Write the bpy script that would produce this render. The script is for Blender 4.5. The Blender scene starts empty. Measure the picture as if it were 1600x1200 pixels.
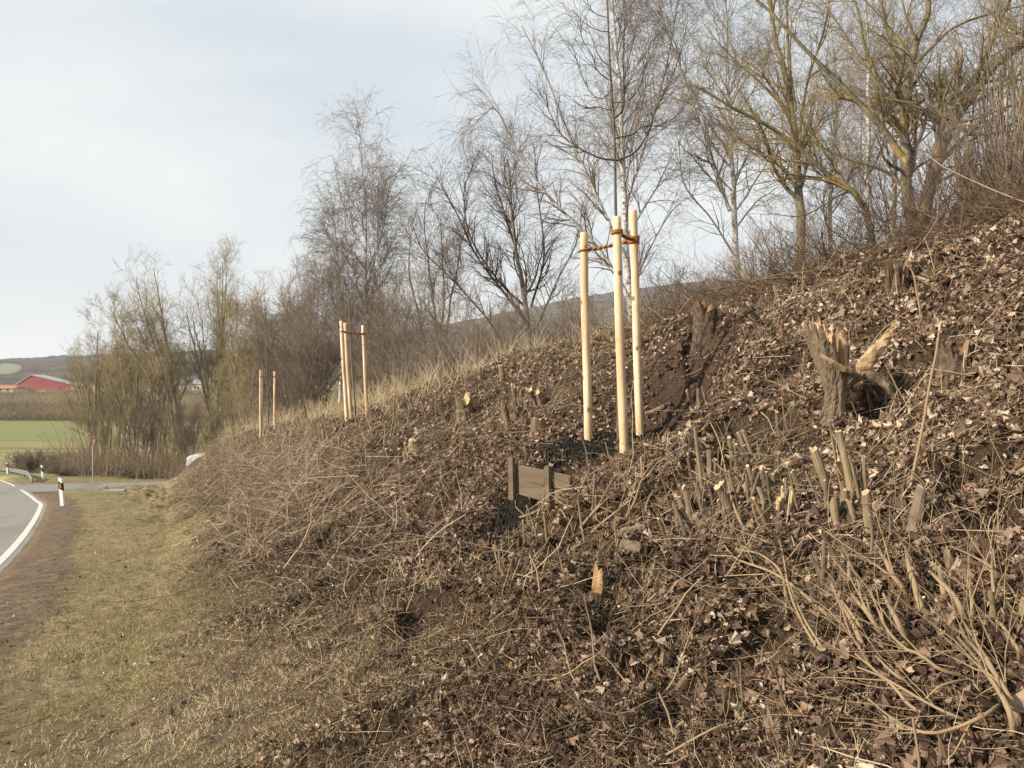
import time; _t0=time.time()
SUNE = 5.0; CL = 5.35; HAZE = 0.00015; EXPO = 0.66
import math, random
import numpy as np
R0 = np.random.default_rng(7)
F = 1243.0                       # focal length of the camera in photo pixels
# ---------------------------------------------------------------- noise
def _h(ix, iy, seed):
    n = (ix.astype(np.int64)*374761393 + iy.astype(np.int64)*668265263 + seed*1442695041) & 0xffffffff
    n = ((n ^ (n >> 13))*1274126177) & 0xffffffff
    return ((n ^ (n >> 16)) & 0xffff)/65535.0
def vnoise(x, y, seed=0):
    ix = np.floor(x); iy = np.floor(y); fx = x-ix; fy = y-iy
    fx = fx*fx*(3-2*fx); fy = fy*fy*(3-2*fy)
    a = _h(ix, iy, seed); b = _h(ix+1, iy, seed); c = _h(ix, iy+1, seed); d = _h(ix+1, iy+1, seed)
    return (a+(b-a)*fx)*(1-fy)+(c+(d-c)*fx)*fy
def fbm(x, y, oct=4, seed=0):
    s = 0; a = 1; t = 0
    for k in range(oct):
        s = s+a*vnoise(x*2**k+k*17.3, y*2**k-k*9.1, seed+k); t += a; a *= .5
    return s/t-.5
def sstep(x, a, b):
    t = np.clip((x-a)/(b-a), 0, 1); return t*t*(3-2*t)
# ---------------------------------------------------------------- road edge (right edge line of the main road)
_ctrl = np.array([(16,-40),(8.6,-24),(3.2,-12),(-2.3,0),(-8.4,13.3),(-16.4,28),(-19.9,33.5),(-27.0,44),(-36.5,57.5),(-48,72),(-66,90),(-95,108),(-140,124)], float)
def catmull(P, m):
    P = np.vstack([2*P[0]-P[1], P, 2*P[-1]-P[-2]]); out = []
    for i in range(1, len(P)-2):
        for t in np.linspace(0, 1, m, endpoint=False):
            a, b, c, d = P[i-1], P[i], P[i+1], P[i+2]
            out.append(.5*((2*b)+(-a+c)*t+(2*a-5*b+4*c-d)*t*t+(-a+3*b-3*c+d)*t**3))
    out.append(P[-2]); return np.array(out)
EDGE = catmull(_ctrl, 8)
_A = EDGE[:-1]; _B = EDGE[1:]; _D = _B-_A; _L = np.hypot(_D[:,0], _D[:,1]); _S = np.concatenate([[0], np.cumsum(_L)])
_s0 = np.interp(0, EDGE[:,1], _S); _S = _S-_s0          # s = 0 level with the camera
def sn(x, y):
    x = np.asarray(x, float).ravel(); y = np.asarray(y, float).ravel()
    S = np.empty_like(x); N = np.empty_like(x)
    for i in range(0, len(x), 20000):
        px = x[i:i+20000, None]; py = y[i:i+20000, None]
        t = np.clip(((px-_A[:,0])*_D[:,0]+(py-_A[:,1])*_D[:,1])/_L**2, 0, 1)
        dx = px-_A[:,0]-t*_D[:,0]; dy = py-_A[:,1]-t*_D[:,1]
        d2 = dx*dx+dy*dy; k = d2.argmin(1); r = np.arange(len(k))
        sg = np.where(dx[r,k]*_D[k,1]-dy[r,k]*_D[k,0] > 0, 1, -1)
        N[i:i+20000] = sg*np.sqrt(d2[r,k]); S[i:i+20000] = _S[k]+t[r,k]*_L[k]
    return S, N
def foot_y(s): return np.interp(s, _S, EDGE[:,1])
def zroad(s):
    return np.interp(foot_y(s), [-40,-20,0,13.3,28,55,72,100,130], [.9,-.35,-1.85,-3.0,-4.35,-6.83,-8.28,-9.6,-10])
SIDE = np.array([(-27.5,43.6),(-24,45.0),(-19.5,46.6),(-10,48.5),(4,50),(30,52)], float)   # side road centre line
def dside(x, y):
    best = np.full(x.shape, 1e9); 
    for a, b in zip(SIDE[:-1], SIDE[1:]):
        d = b-a; t = np.clip(((x-a[0])*d[0]+(y-a[1])*d[1])/(d@d), 0, 1)
        best = np.minimum(best, np.hypot(x-a[0]-t*d[0], y-a[1]-t*d[1]))
    return best
def zside(x, y): return np.interp(x, [-29,-20,-10,30], [-5.72,-5.95,-6.3,-7.4])
_cs = [-40,-6,2,4,6,8,10,12,15,20,27,33,38,42,46]
_cH = [4.7,4.6,4.5,4.36,4.16,4.0,3.92,3.82,3.5,3.2,3.0,3.0,2.65,1.75,.5]
_c0 = [1.9,1.9,1.9,1.9,1.9,1.9,2.0,2.1,2.4,2.8,3.3,4.1,5.0,5.6,6]
_cN = [11.5,11.5,11.5,11.2,10.8,10.4,10,9.6,9.0,8.8,8.7,8.5,8.2,8,8]
def height(x, y, rough=True):
    shp = np.shape(x); x = np.asarray(x, float).ravel(); y = np.asarray(y, float).ravel()
    s, n = sn(x, y); zr = zroad(s)
    H = np.interp(s, _cs, _cH); nc = np.interp(s, _cs, _cN); n0 = np.interp(s, _cs, _c0)
    t = (n-n0)/(nc-n0)
    prof = np.where(t < 1, np.clip(t, 0, 1)-.055*np.sin(np.clip(t,0,1)*2*np.pi), 1)
    # soften the crest
    prof = prof-.09*np.exp(-((t-1)/.16)**2)
    h = H*prof+.06*np.clip(n, 0, 1.9)/1.9
    back = np.clip(n-nc-1, 0, 60)
    h = h-.035*back
    zb = zr+h
    # valley
    V = np.interp(y, [45,60,75,120,210,300,500,900], [-6.1,-6.9,-8.0,-9.3,-10.2,-8.3,-4.9,-1])
    w = sstep(s, 43, 54)*sstep(n, -2, 3)
    w = np.maximum(w, sstep(n, 30, 60)*sstep(y, 42, 60))
    z = zb*(1-w)+V*w
    # left of the road
    ln = -n-7.0
    zl = np.maximum(zr-.28*np.clip(ln, 0, 100), np.minimum(V, zr)); zl = np.where(y > 10, zl, zr-.1*np.clip(ln, 0, 40))
    z = np.where(n < 0, zr, z); z = np.where(ln > 0, zl, z)
    # far blending into the valley
    wf = sstep(y, 95, 140); z = z*(1-wf)+V*wf
    # side road bed
    ds = dside(x, y); ws = (1-sstep(ds, 2.2, 5.0))*(n > -.5)*sstep(n, -.5, 3)
    z = z*(1-ws)+zside(x, y)*ws
    # planting terraces
    for (cx, cy, cz, gx, gy, r0, r1) in TERR:
        d = np.hypot(x-cx, y-cy); k = 1-sstep(d, r0, r1); zp = cz+gx*(x-cx)+gy*(y-cy)
        z = z*(1-k)+zp*k
    if rough:
        onbank = sstep(n, 2.0, 3.6)*(1-sstep(s, 46, 50))
        near = (1-sstep(np.hypot(x, y), 60, 120))
        kt = 1
        for (cx, cy, cz, gx, gy, r0, r1) in TERR:
            kt = kt*(1-.75*(1-sstep(np.hypot(x-cx, y-cy), r0, r1)))
        z = z+onbank*near*kt*(.34*fbm(x*.9, y*.9, 4, 3)+.15*fbm(x*4, y*4, 3, 11)+.05*fbm(x*17, y*17, 2, 5)-HOL*sstep(fbm(x*1.9, y*1.9, 3, 19), .07, .2))
        sh = sstep(n, .1, 1.2)*(1-onbank)*near
        z = z+sh*(.07*fbm(x*1.3, y*1.3, 3, 23)+.035*fbm(x*9, y*9, 3, 21))
        z = z+(1-near)*(y > 100)*.8*fbm(x*.02, y*.02, 3, 40)
        for (cx, cy, r, dz) in PITS:
            z = z+dz*np.exp(-((x-cx)**2+(y-cy)**2)/r**2)
    # the road bed lies a little below the asphalt sheets
    z = z+.03*sstep(n, 0, .2)*(1-sstep(n, 1, 3)); z = np.where((n < -.03) & (n > -6.9), zr-.08, z)
    z = np.where((ds < 1.75) & (n > -.3), z-.06, z)
    return z.reshape(shp)
def P3(u, v, d): return np.array([(u-800)/F*d, d, (600-v)/F*d])
TERR = [(1.02,7.75,-.585,.02,.13,.62,1.5), (-3.55,18.0,-.76,.05,.05,.4,1.3)]
PITS = [(-.12,6.45,.38,-.16),(2.28,4.95,.16,-.14),(-.75,5.9,.3,-.12),(1.55,3.75,.35,-.10),(1.25,2.55,.3,-.08),(1.05,4.6,.35,-.08),(2.75,5.9,.3,-.12)]
HOL = .19
def hit(u, v, d0=1.0, d1=120, rough=True):
    d = np.geomspace(d0, d1, 1500); x = (u-800)/F*d; z = (600-v)/F*d
    g = height(x, d, rough) ; k = np.nonzero(g > z)[0]
    if len(k) == 0: return np.array([x[-1], d[-1], g[-1]])
    k = k[0]; return np.array([x[k], d[k], g[k]])
def at(u, d, rough=True):
    x = (u-800)/F*d; return np.array([x, d, float(height(np.array([x]), np.array([d]), rough)[0])])
import bpy
D = bpy.data; SC = bpy.context.scene
SC.render.engine = 'CYCLES'
# ---------------------------------------------------------------- object helpers
def tag(o, label=None, cat=None, group=None, kind=None):
    if label: o['label'] = label
    if cat: o['category'] = cat
    if group: o['group'] = group
    if kind: o['kind'] = kind
    return o
def empty(name, loc=(0,0,0), label=None, cat=None, group=None, rz=0):
    o = D.objects.new(name, None); SC.collection.objects.link(o); o.location = loc; o.rotation_euler = (0,0,rz)
    o.empty_display_size = .2
    return tag(o, label, cat, group)
def mesh(name, V, Fs, mat, parent=None, loc=None, smooth=True, attrs=None, mats=None, fmat=None):
    """V (n,3); Fs list of int arrays (m,k) ; attrs {name: per-vertex floats}"""
    V = np.asarray(V, np.float32)
    if loc is not None: V = V-np.asarray(loc, np.float32)
    me = D.meshes.new(name); Fs = [np.asarray(f, np.int32) for f in Fs if len(f)]
    me.vertices.add(len(V)); me.vertices.foreach_set('co', V.ravel())
    li = np.concatenate([f.ravel() for f in Fs]); tot = np.concatenate([np.full(len(f), f.shape[1], np.int32) for f in Fs])
    me.loops.add(len(li)); me.loops.foreach_set('vertex_index', li)
    me.polygons.add(len(tot)); st = np.concatenate([[0], np.cumsum(tot)[:-1]]).astype(np.int32)
    me.polygons.foreach_set('loop_start', st); me.polygons.foreach_set('loop_total', tot)
    me.polygons.foreach_set('use_smooth', np.full(len(tot), bool(smooth)))
    for m in (mats or [mat]): me.materials.append(m)
    if fmat is not None: me.polygons.foreach_set('material_index', np.asarray(fmat, np.int32))
    for k, a in (attrs or {}).items():
        at_ = me.attributes.new(k, 'FLOAT', 'POINT'); at_.data.foreach_set('value', np.asarray(a, np.float32))
    me.update(calc_edges=True)
    o = D.objects.new(name, me); SC.collection.objects.link(o)
    if loc is not None: o.location = loc
    if parent: o.parent = parent; o.location = (0,0,0) if loc is None else o.location
    return o
class MB:
    """collects simple solids and links them as one mesh"""
    def __init__(s): s.V = []; s.F3 = []; s.F4 = []; s.n = 0; s.m3 = []; s.m4 = []
    def add(s, V, q=None, t=None, m=0):
        V = np.asarray(V, float); s.V.append(V)
        if q is not None and len(q): s.F4.append(np.asarray(q)+s.n); s.m4 += [m]*len(q)
        if t is not None and len(t): s.F3.append(np.asarray(t)+s.n); s.m3 += [m]*len(t)
        s.n += len(V)
    def box(s, c, d, rz=0, b=0, m=0, tilt=None):
        hx, hy, hz = np.array(d)/2.
        if b:
            V = []; 
            for z, k in ((-hz, 1), (-hz+b, 0), (hz-b, 0), (hz, 1)):
                i = b*k; V += [(-hx+i,-hy+i,z),(hx-i,-hy+i,z),(hx-i,hy-i,z),(-hx+i,hy-i,z)]
            V = np.array(V); q = [(3,2,1,0),(12,13,14,15)]
            for L in range(3):
                for j in range(4): q.append((L*4+j, L*4+(j+1)%4, L*4+4+(j+1)%4, L*4+4+j))
        else:
            V = np.array([(-hx,-hy,-hz),(hx,-hy,-hz),(hx,hy,-hz),(-hx,hy,-hz),(-hx,-hy,hz),(hx,-hy,hz),(hx,hy,hz),(-hx,hy,hz)])
            q = [(3,2,1,0),(4,5,6,7),(0,1,5,4),(1,2,6,5),(2,3,7,6),(3,0,4,7)]
        if tilt is not None:
            ca, sa = math.cos(tilt), math.sin(tilt); V = np.c_[V[:,0]*ca+V[:,2]*sa, V[:,1], -V[:,0]*sa+V[:,2]*ca]
        ca, sa = math.cos(rz), math.sin(rz); V = np.c_[V[:,0]*ca-V[:,1]*sa, V[:,0]*sa+V[:,1]*ca, V[:,2]]
        s.add(V+np.array(c), q=q, m=m); return s
    def tube(s, P, R, n=8, caps=True, m=0, mcap=None, jit=0):
        P = np.asarray(P, float)[None]; R = np.broadcast_to(np.asarray(R, float), (P.shape[1],))[None]
        V, q = tubes(P, R, n)
        if jit:
            V = V+jit*np.random.default_rng(int(abs(P.sum()*1000)) % 99991).normal(size=V.shape)
        s.add(V, q=q, m=m)
        if caps:
            K = P.shape[1]
            for base, c, rev in ((0, P[0,0], 1), ((K-1)*n, P[0,-1], 0)):
                ring = V[base:base+n]; cc = ring.mean(0)
                t = [(i, (i+1) % n, n) for i in range(n)]
                if rev: t = [(b, a, c_) for a, b, c_ in t]
                s.add(np.vstack([ring, cc]), t=t, m=m if mcap is None else mcap)
        return s
    def prism(s, pts, d, m=0):
        """polygon in the xz plane extruded along y by d (fan from the centroid)"""
        pts = np.asarray(pts, float); n = len(pts); c = pts.mean(0)
        A = np.c_[pts[:,0], np.zeros(n), pts[:,1]]; B = A+np.array((0,d,0))
        V = np.vstack([A, B, [(c[0],0,c[1])], [(c[0],d,c[1])]])
        s.add(V, q=[(i,(i+1)%n,n+(i+1)%n,n+i) for i in range(n)], t=[((i+1)%n,i,2*n) for i in range(n)]+[(n+i,n+(i+1)%n,2*n+1) for i in range(n)], m=m)
    def build(s, name, mat, parent=None, loc=None, smooth=False, mats=None, attrs=None):
        V = np.vstack(s.V); Fs = []; fm = []
        if s.F4: Fs.append(np.vstack(s.F4)); fm += s.m4
        if s.F3: Fs.append(np.vstack(s.F3)); fm += s.m3
        return mesh(name, V, Fs, mat, parent, loc, smooth, attrs, mats, fm if mats else None)
def tubes(P, R, n=3):
    """P (N,K,3), R (N,K) -> all tubes in one go"""
    N, K, _ = P.shape
    T = np.gradient(P, axis=1) if K > 2 else np.repeat((P[:,1:]-P[:,:1]), 2, axis=1)
    T = T/np.maximum(np.linalg.norm(T, axis=2, keepdims=True), 1e-9)
    m = P[:,-1]-P[:,0]; ref = np.zeros((N,3)); m = m/np.maximum(np.linalg.norm(m, axis=1, keepdims=True), 1e-9)
    ax = np.abs(m).argmin(1); ref[np.arange(N), ax] = 1
    A = np.cross(T, ref[:,None]); A /= np.maximum(np.linalg.norm(A, axis=2, keepdims=True), 1e-9)
    B = np.cross(T, A)
    th = np.arange(n)/n*2*np.pi
    V = P[:,:,None]+R[:,:,None,None]*(A[:,:,None]*np.cos(th)[None,None,:,None]+B[:,:,None]*np.sin(th)[None,None,:,None])
    idx = np.arange(N*K*n).reshape(N, K, n)
    a = idx[:,:-1]; b = idx[:,1:]
    q = np.stack([a, np.roll(a,-1,2), np.roll(b,-1,2), b], -1).reshape(-1, 4)
    return V.reshape(-1, 3), q
# ---------------------------------------------------------------- branch grower
def nrm(v): return v/np.maximum(np.linalg.norm(v, axis=-1, keepdims=True), 1e-9)
def spawn(par, cnt, rng, t=(.2,1), ang=(25,50), L=1., Lfrac=False, rf=.5, rmin=.003, K=5, up=0., wander=.15, taper=.8, shape=None, bylen=True, curl=0):
    P, R = par; N, K0, _ = P.shape; ln = np.linalg.norm(np.diff(P, axis=1), axis=2).sum(1)
    w = ln/ln.sum() if bylen else np.full(N, 1./N)
    i = rng.choice(N, cnt, p=w); tt = rng.uniform(t[0], t[1], cnt)
    f = tt*(K0-1); k = np.minimum(f.astype(int), K0-2); f = (f-k)[:,None]
    o = P[i,k]*(1-f)+P[i,k+1]*f; d = nrm(P[i,k+1]-P[i,k]); r = R[i,k]*(1-f[:,0])+R[i,k+1]*f[:,0]
    p = nrm(np.cross(d, rng.normal(size=(cnt,3))))
    a = np.radians(rng.uniform(ang[0], ang[1], cnt))[:,None]
    d = nrm(d*np.cos(a)+p*np.sin(a))
    l = L*rng.uniform(.55, 1.25, cnt)*(ln[i] if Lfrac else 1)
    if shape is not None: l = l*shape(tt)
    r0 = np.maximum(np.minimum(r*.95, r*rf*rng.uniform(.7,1.2,cnt)), rmin)
    Q = np.empty((cnt, K, 3)); Q[:,0] = o; st = (l/(K-1))[:,None]
    bend = nrm(rng.normal(size=(cnt,3)))*curl
    for j in range(1, K):
        d = nrm(d+np.array((0,0,up))*(j if up < 0 else 1)+wander*rng.normal(size=(cnt,3))+bend)
        Q[:,j] = Q[:,j-1]+d*st
    RR = r0[:,None]*(1-taper*np.linspace(0, 1, K)[None]**1.1)
    return Q, np.maximum(RR, rmin*.6)
def line(P, r0, r1, K=26, wob=.0, rng=None):
    """one limb through the given points -> branch set of one"""
    P = np.asarray(P, float); C = catmull(P, 8); d = np.concatenate([[0], np.cumsum(np.linalg.norm(np.diff(C, axis=0), axis=1))])
    s = np.linspace(0, d[-1], K); Q = np.c_[np.interp(s,d,C[:,0]), np.interp(s,d,C[:,1]), np.interp(s,d,C[:,2])]
    if wob: Q[1:] += np.cumsum(rng.normal(size=(K-1,3))*wob, 0)*.35
    return Q[None], (r0+(r1-r0)*np.linspace(0,1,K)**.8)[None]
def cat(*bs):
    K = max(b[0].shape[1] for b in bs); Ps = []; Rs = []
    for P, R in bs:
        k = P.shape[1]
        if k != K:
            f = np.linspace(0, k-1, K); i = np.minimum(f.astype(int), k-2); g = f-i
            P = P[:,i]*(1-g)[None,:,None]+P[:,i+1]*g[None,:,None]; R = R[:,i]*(1-g)[None]+R[:,i+1]*g[None]
        Ps.append(P); Rs.append(R)
    return np.vstack(Ps), np.vstack(Rs)
def bset(name, sets, mat, parent, sides, loc=None):
    """several branch sets -> one mesh; sides per set; attribute thick = radius"""
    Vs = []; Fs = []; n = 0; A = []
    for (P, R), sd in zip(sets, sides):
        V, q = tubes(P, R, sd); Vs.append(V); Fs.append(q+n); n += len(V); A.append(np.repeat(R.ravel(), sd))
    return mesh(name, np.vstack(Vs), [np.vstack(Fs)], mat, parent, loc, True, {'thick': np.concatenate(A)})
# ---------------------------------------------------------------- materials
def rgb(c): return (c[0], c[1], c[2], 1)
class NM:
    def __init__(s, name):
        s.m = D.materials.new(name); s.m.use_nodes = True; s.nt = s.m.node_tree; s.bs = s.nt.nodes['Principled BSDF']
        s.bs.inputs['Roughness'].default_value = .85; s.bs.inputs['Specular IOR Level'].default_value = .25
        s.L = s.nt.links
    def n(s, t, **k):
        nd = s.nt.nodes.new(t)
        for a, b in k.items(): setattr(nd, a, b)
        return nd
    def co(s, scale=(1,1,1)):
        tc = s.n('ShaderNodeTexCoord'); mp = s.n('ShaderNodeMapping'); mp.inputs['Scale'].default_value = scale
        s.L.new(tc.outputs['Object'], mp.inputs[0]); return mp.outputs[0]
    def noise(s, sc, co=None, det=5, rough=.6, dist=0):
        nd = s.n('ShaderNodeTexNoise'); nd.inputs['Scale'].default_value = sc; nd.inputs['Detail'].default_value = det
        nd.inputs['Roughness'].default_value = rough; nd.inputs['Distortion'].default_value = dist
        if co is not None: s.L.new(co, nd.inputs['Vector'])
        return nd.outputs['Fac']
    def attr(s, name): nd = s.n('ShaderNodeAttribute'); nd.attribute_name = name; return nd.outputs['Fac']
    def ramp(s, f, stops, inter='LINEAR'):
        r = s.n('ShaderNodeValToRGB'); e = r.color_ramp.elements; r.color_ramp.interpolation = inter
        while len(e) < len(stops): e.new(.5)
        for el, (p, c) in zip(e, stops): el.position = p; el.color = rgb(c) if not np.isscalar(c) else (c,c,c,1)
        s.L.new(f, r.inputs[0]); return r.outputs[0]
    def mix(s, f, a, b, mode='MIX'):
        m = s.n('ShaderNodeMix', data_type='RGBA', blend_type=mode)
        for i, x in ((0, f), (6, a), (7, b)):
            if hasattr(x, 'links') or hasattr(x, 'is_linked'): s.L.new(x, m.inputs[i])
            elif i == 0: m.inputs[0].default_value = x
            else: m.inputs[i].default_value = rgb(x)
        return m.outputs[2]
    def math(s, op, a, b=0.):
        m = s.n('ShaderNodeMath', operation=op, use_clamp=False)
        for i, x in ((0, a), (1, b)):
            if hasattr(x, 'is_linked'): s.L.new(x, m.inputs[i])
            else: m.inputs[i].default_value = x
        return m.outputs[0]
    def col(s, c):
        if hasattr(c, 'is_linked'): s.L.new(c, s.bs.inputs['Base Color'])
        else: s.bs.inputs['Base Color'].default_value = rgb(c)
    def bump(s, h, st=.4, dist=.01):
        b = s.n('ShaderNodeBump'); b.inputs['Strength'].default_value = st; b.inputs['Distance'].default_value = dist
        s.L.new(h, b.inputs['Height']); s.L.new(b.outputs[0], s.bs.inputs['Normal'])
    def rough(s, r): s.bs.inputs['Roughness'].default_value = r
M = {}
def bark(name, thin, thick, lich=None, lamt=.5, sc=6, t0=.004, t1=.03):
    k = NM(name); th = k.attr('thick'); f = k.n('ShaderNodeMapRange'); k.L.new(th, f.inputs[0]); f.inputs[1].default_value = t0; f.inputs[2].default_value = t1
    n1 = k.noise(sc*6, k.co((1,1,.3)), 4, .65)
    tk = k.mix(k.ramp(n1, [(.35,0.),(.65,1.)]), [c*.38 for c in thick], [min(1, c*1.5) for c in thick]); c = k.mix(f.outputs[0], thin, tk)
    if lich:
        n2 = k.noise(sc*.55, k.co(), 3, .6); r = k.ramp(n2, [(.62-.25*lamt, 0.), (.75-.25*lamt, 1.)]); c = k.mix(r, c, lich)
    k.col(c); k.bump(n1, .5, .01); M[name] = k.m
bark('bark_lichen', (.19,.145,.075), (.15,.13,.09), (.31,.225,.08), .38)
bark('bark_grey', (.17,.125,.095), (.20,.17,.13), (.25,.21,.14), .3)
bark('bark_dark', (.085,.058,.046), (.06,.048,.038), (.12,.10,.06), .3)
bark('bark_red', (.19,.15,.115), (.18,.145,.11), (.25,.18,.10), .2)
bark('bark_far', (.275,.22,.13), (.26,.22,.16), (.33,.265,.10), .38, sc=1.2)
bark('bark_olive', (.12,.10,.065), (.115,.10,.065), (.16,.14,.07), .3)
bark('twig_tan', (.34,.22,.125), (.27,.18,.11), (.18,.11,.07), .3, sc=9)
bark('twig_brown', (.22,.125,.075), (.21,.13,.08), (.10,.07,.05), .35, sc=9)
bark('cane', (.27,.19,.11), (.25,.19,.12), (.17,.13,.08), .3, sc=5)
def birch():
    k = NM('birch_bark'); th = k.attr('thick'); f = k.n('ShaderNodeMapRange'); k.L.new(th, f.inputs[0]); f.inputs[1].default_value = .012; f.inputs[2].default_value = .035
    n1 = k.noise(9, k.co((1,1,5)), 4, .6); w = k.ramp(n1, [(.36,(.05,.045,.04)), (.43,(.52,.50,.45)), (.7,(.68,.66,.61))])
    n2 = k.noise(2.5, k.co((1,1,1)), 3); w = k.mix(k.ramp(n2, [(.56,0.),(.66,1.)]), w, (.17,.13,.10))
    k.col(k.mix(f.outputs[0], (.215,.175,.145), w)); k.bump(n1, .3); M['birch_bark'] = k.m
birch()
def simple(name, c, r=.7, var=.25, sc=8, bump=.2, scl=(1,1,1), metal=0, bd=.005):
    k = NM(name); n1 = k.noise(sc, k.co(scl), 6, .65); k.col(k.mix(k.ramp(n1, [(.3,0.),(.7,1.)]), [x*(1-var) for x in c], [min(1, x*(1+var)) for x in c]))
    k.bump(n1, bump, bd); k.rough(r); k.bs.inputs['Metallic'].default_value = metal; M[name] = k.m; return k
def wood_stake():
    k = NM('peeled_wood'); g = k.noise(14, k.co((1,1,.05)), 5, .6, .4); c = k.ramp(g, [(.35,(.44,.29,.16)),(.48,(.66,.49,.31)),(.62,(.78,.63,.44))])
    v = k.n('ShaderNodeTexVoronoi'); v.inputs['Scale'].default_value = 7.5; k.L.new(k.co((1,1,.75)), v.inputs['Vector'])
    kn = k.ramp(v.outputs['Distance'], [(.12, 1.), (.19, 0.)]); c = k.mix(kn, c, (.22,.10,.045))
    c = k.mix(k.ramp(k.noise(3, k.co((1,1,.6)), 3), [(.44,0.),(.62,1.)]), c, (.55,.375,.215))
    k.col(c); k.bump(g, .25, .004); k.rough(.6); M['peeled_wood'] = k.m
wood_stake()
simple('cut_wood', (.47,.34,.195), .7, .3, 30, .3, (1,1,1))
simple('split_wood', (.42,.28,.16), .8, .75, 16, 1., (1,1,.12), bd=.03)
simple('stump_bark', (.16,.115,.075), .9, .9, 22, 1., (1,1,.3), bd=.04)
simple('board_wood', (.125,.092,.062), .8, .35, 9, .4, (.2,1,1.5))
simple('stump_dark', (.095,.066,.044), .95, .9, 24, 1., (1,1,.8), bd=.03)
simple('rotten_wood', (.17,.105,.065), .95, .8, 14, 1., (1,1,.3), bd=.03)
simple('red_soil', (.080,.052,.036), .95, .5, 30, 1., bd=.02)
simple('coir', (.36,.155,.05), .95, .45, 60, 1., bd=.01)
simple('black_soil', (.014,.012,.010), .95, .5, 30, 1., bd=.02)
simple('plastic_white', (.78,.78,.76), .4, .04, 20, 0)
simple('reflector_orange', (.75,.15,.02), .3, .1, 60, .1)
simple('plastic_black', (.02,.02,.022), .45, .2, 20, 0)
simple('galvanised', (.34,.34,.34), .45, .15, 20, .05, metal=.6)
simple('galvanised_dull', (.17,.165,.16), .65, .2, 10, .05, metal=.2)
simple('rust_rail', (.20,.13,.09), .7, .3, 10, .1)
simple('sign_red', (.62,.03,.05), .4, .05, 20, 0)
simple('sign_white', (.82,.82,.82), .4, .03, 20, 0)
simple('sign_grey', (.36,.36,.36), .5, .1, 20, 0)
simple('barn_red', (.27,.060,.058), .7, .15, 1.5, .2, (6,6,.1))
simple('barn_red_bright', (.34,.05,.075), .7, .15, 1.5, .2, (6,6,.1))
simple('barn_brick', (.42,.15,.08), .8, .2, 1, .1)
simple('roof_grey', (.38,.38,.37), .6, .15, .6, .1)
simple('roof_tile', (.46,.155,.07), .8, .3, 1.2, .3)
simple('render_white', (.62,.60,.55), .8, .08, 1, .05)
simple('render_cream', (.55,.48,.36), .8, .08, 1, .05)
simple('concrete', (.33,.31,.28), .9, .25, 5, .3)
simple('old_pole', (.33,.30,.26), .9, .3, 3, .2)
simple('window_glass', (.05,.06,.07), .12, .1, 3, 0)
simple('van_paint', (.80,.81,.82), .25, .02, 3, 0)
simple('rubber', (.02,.02,.02), .8, .1, 20, 0)
k = NM('beacon_orange'); k.col((.85,.16,.02)); k.rough(.15); M['beacon_orange'] = k.m
# ground (one sheet: verge soil, bank soil, meadows, all by true zones of the place)
def ground_mat():
    k = NM('ground_cover'); c0 = k.co(); big = k.noise(.8, c0, 4, .6); mid = k.noise(6, c0, 5, .7); fine = k.noise(55, c0, 5, .75); mico = k.noise(160, c0, 3, .8)
    soil = k.ramp(k.math('ADD', k.math('MULTIPLY', fine, .6), k.math('MULTIPLY', mid, .4)), [(.34,(.016,.011,.007)),(.52,(.060,.042,.027)),(.68,(.15,.11,.072))])
    grass = k.ramp(k.math('ADD', k.math('MULTIPLY', fine, .5), k.math('MULTIPLY', mid, .5)), [(.34,(.09,.070,.036)),(.5,(.25,.195,.105)),(.64,(.41,.33,.19))])
    grass = k.mix(k.ramp(big, [(.50,0.),(.64,.8)]), grass, k.mix(fine, (.075,.075,.026), (.25,.228,.09)))
    dirt = k.ramp(k.math('ADD', k.math('MULTIPLY', mico, .5), k.math('MULTIPLY', mid, .5)), [(.38,(.08,.055,.036)),(.52,(.19,.138,.092)),(.64,(.33,.255,.18))])
    black = k.mix(fine, (.006,.005,.005), (.035,.028,.022)); red = k.mix(k.ramp(mid, [(.35,0.),(.65,1.)]), k.mix(fine, (.015,.010,.007), (.06,.037,.025)), k.mix(fine, (.035,.022,.015), (.13,.082,.055)))
    a = k.mix(k.attr('z_grass'), soil, grass); a = k.mix(k.attr('z_dirt'), a, dirt)
    a = k.mix(k.attr('z_red'), a, red); a = k.mix(k.attr('z_black'), a, black)
    fb = k.n('ShaderNodeTexNoise'); fb.inputs['Scale'].default_value = .05; k.L.new(k.co((.4,3,1)), fb.inputs['Vector'])
    field = k.ramp(fb.outputs['Fac'], [(.40,(.20,.19,.085)),(.5,(.28,.245,.11)),(.6,(.35,.295,.14))])
    field = k.mix(k.math('MULTIPLY', k.noise(1.4, c0, 6, .7), .5), field, (.13,.14,.05))
    green = k.mix(k.noise(.09, k.co((1,1,1)), 5, .65), (.17,.180,.075), (.24,.235,.10))
    a = k.mix(k.attr('z_field'), a, field); a = k.mix(k.attr('z_green'), a, green)
    k.col(a); k.rough(.95); k.bs.inputs['Specular IOR Level'].default_value = .1
    k.bump(k.math('ADD', fine, k.math('MULTIPLY', mid, 1.5)), .8, .03); M['ground'] = k.m
ground_mat()
def leaf_mat():
    k = NM('dead_leaf'); c = k.ramp(k.attr('tint'), [(0,(.030,.019,.012)),(.25,(.085,.052,.033)),(.5,(.175,.112,.073)),(.72,(.32,.22,.15)),(.88,(.56,.44,.325)),(.93,(.58,.46,.34)),(.95,(.36,.18,.09)),(1,(.38,.19,.10))])
    n1 = k.noise(60, k.co(), 3); c = k.mix(k.math('MULTIPLY', n1, .5), c, (.10,.06,.04)); k.col(c); k.rough(.7)
    k.bs.inputs['Specular IOR Level'].default_value = .3; M['leaf'] = k.m
leaf_mat()
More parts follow.
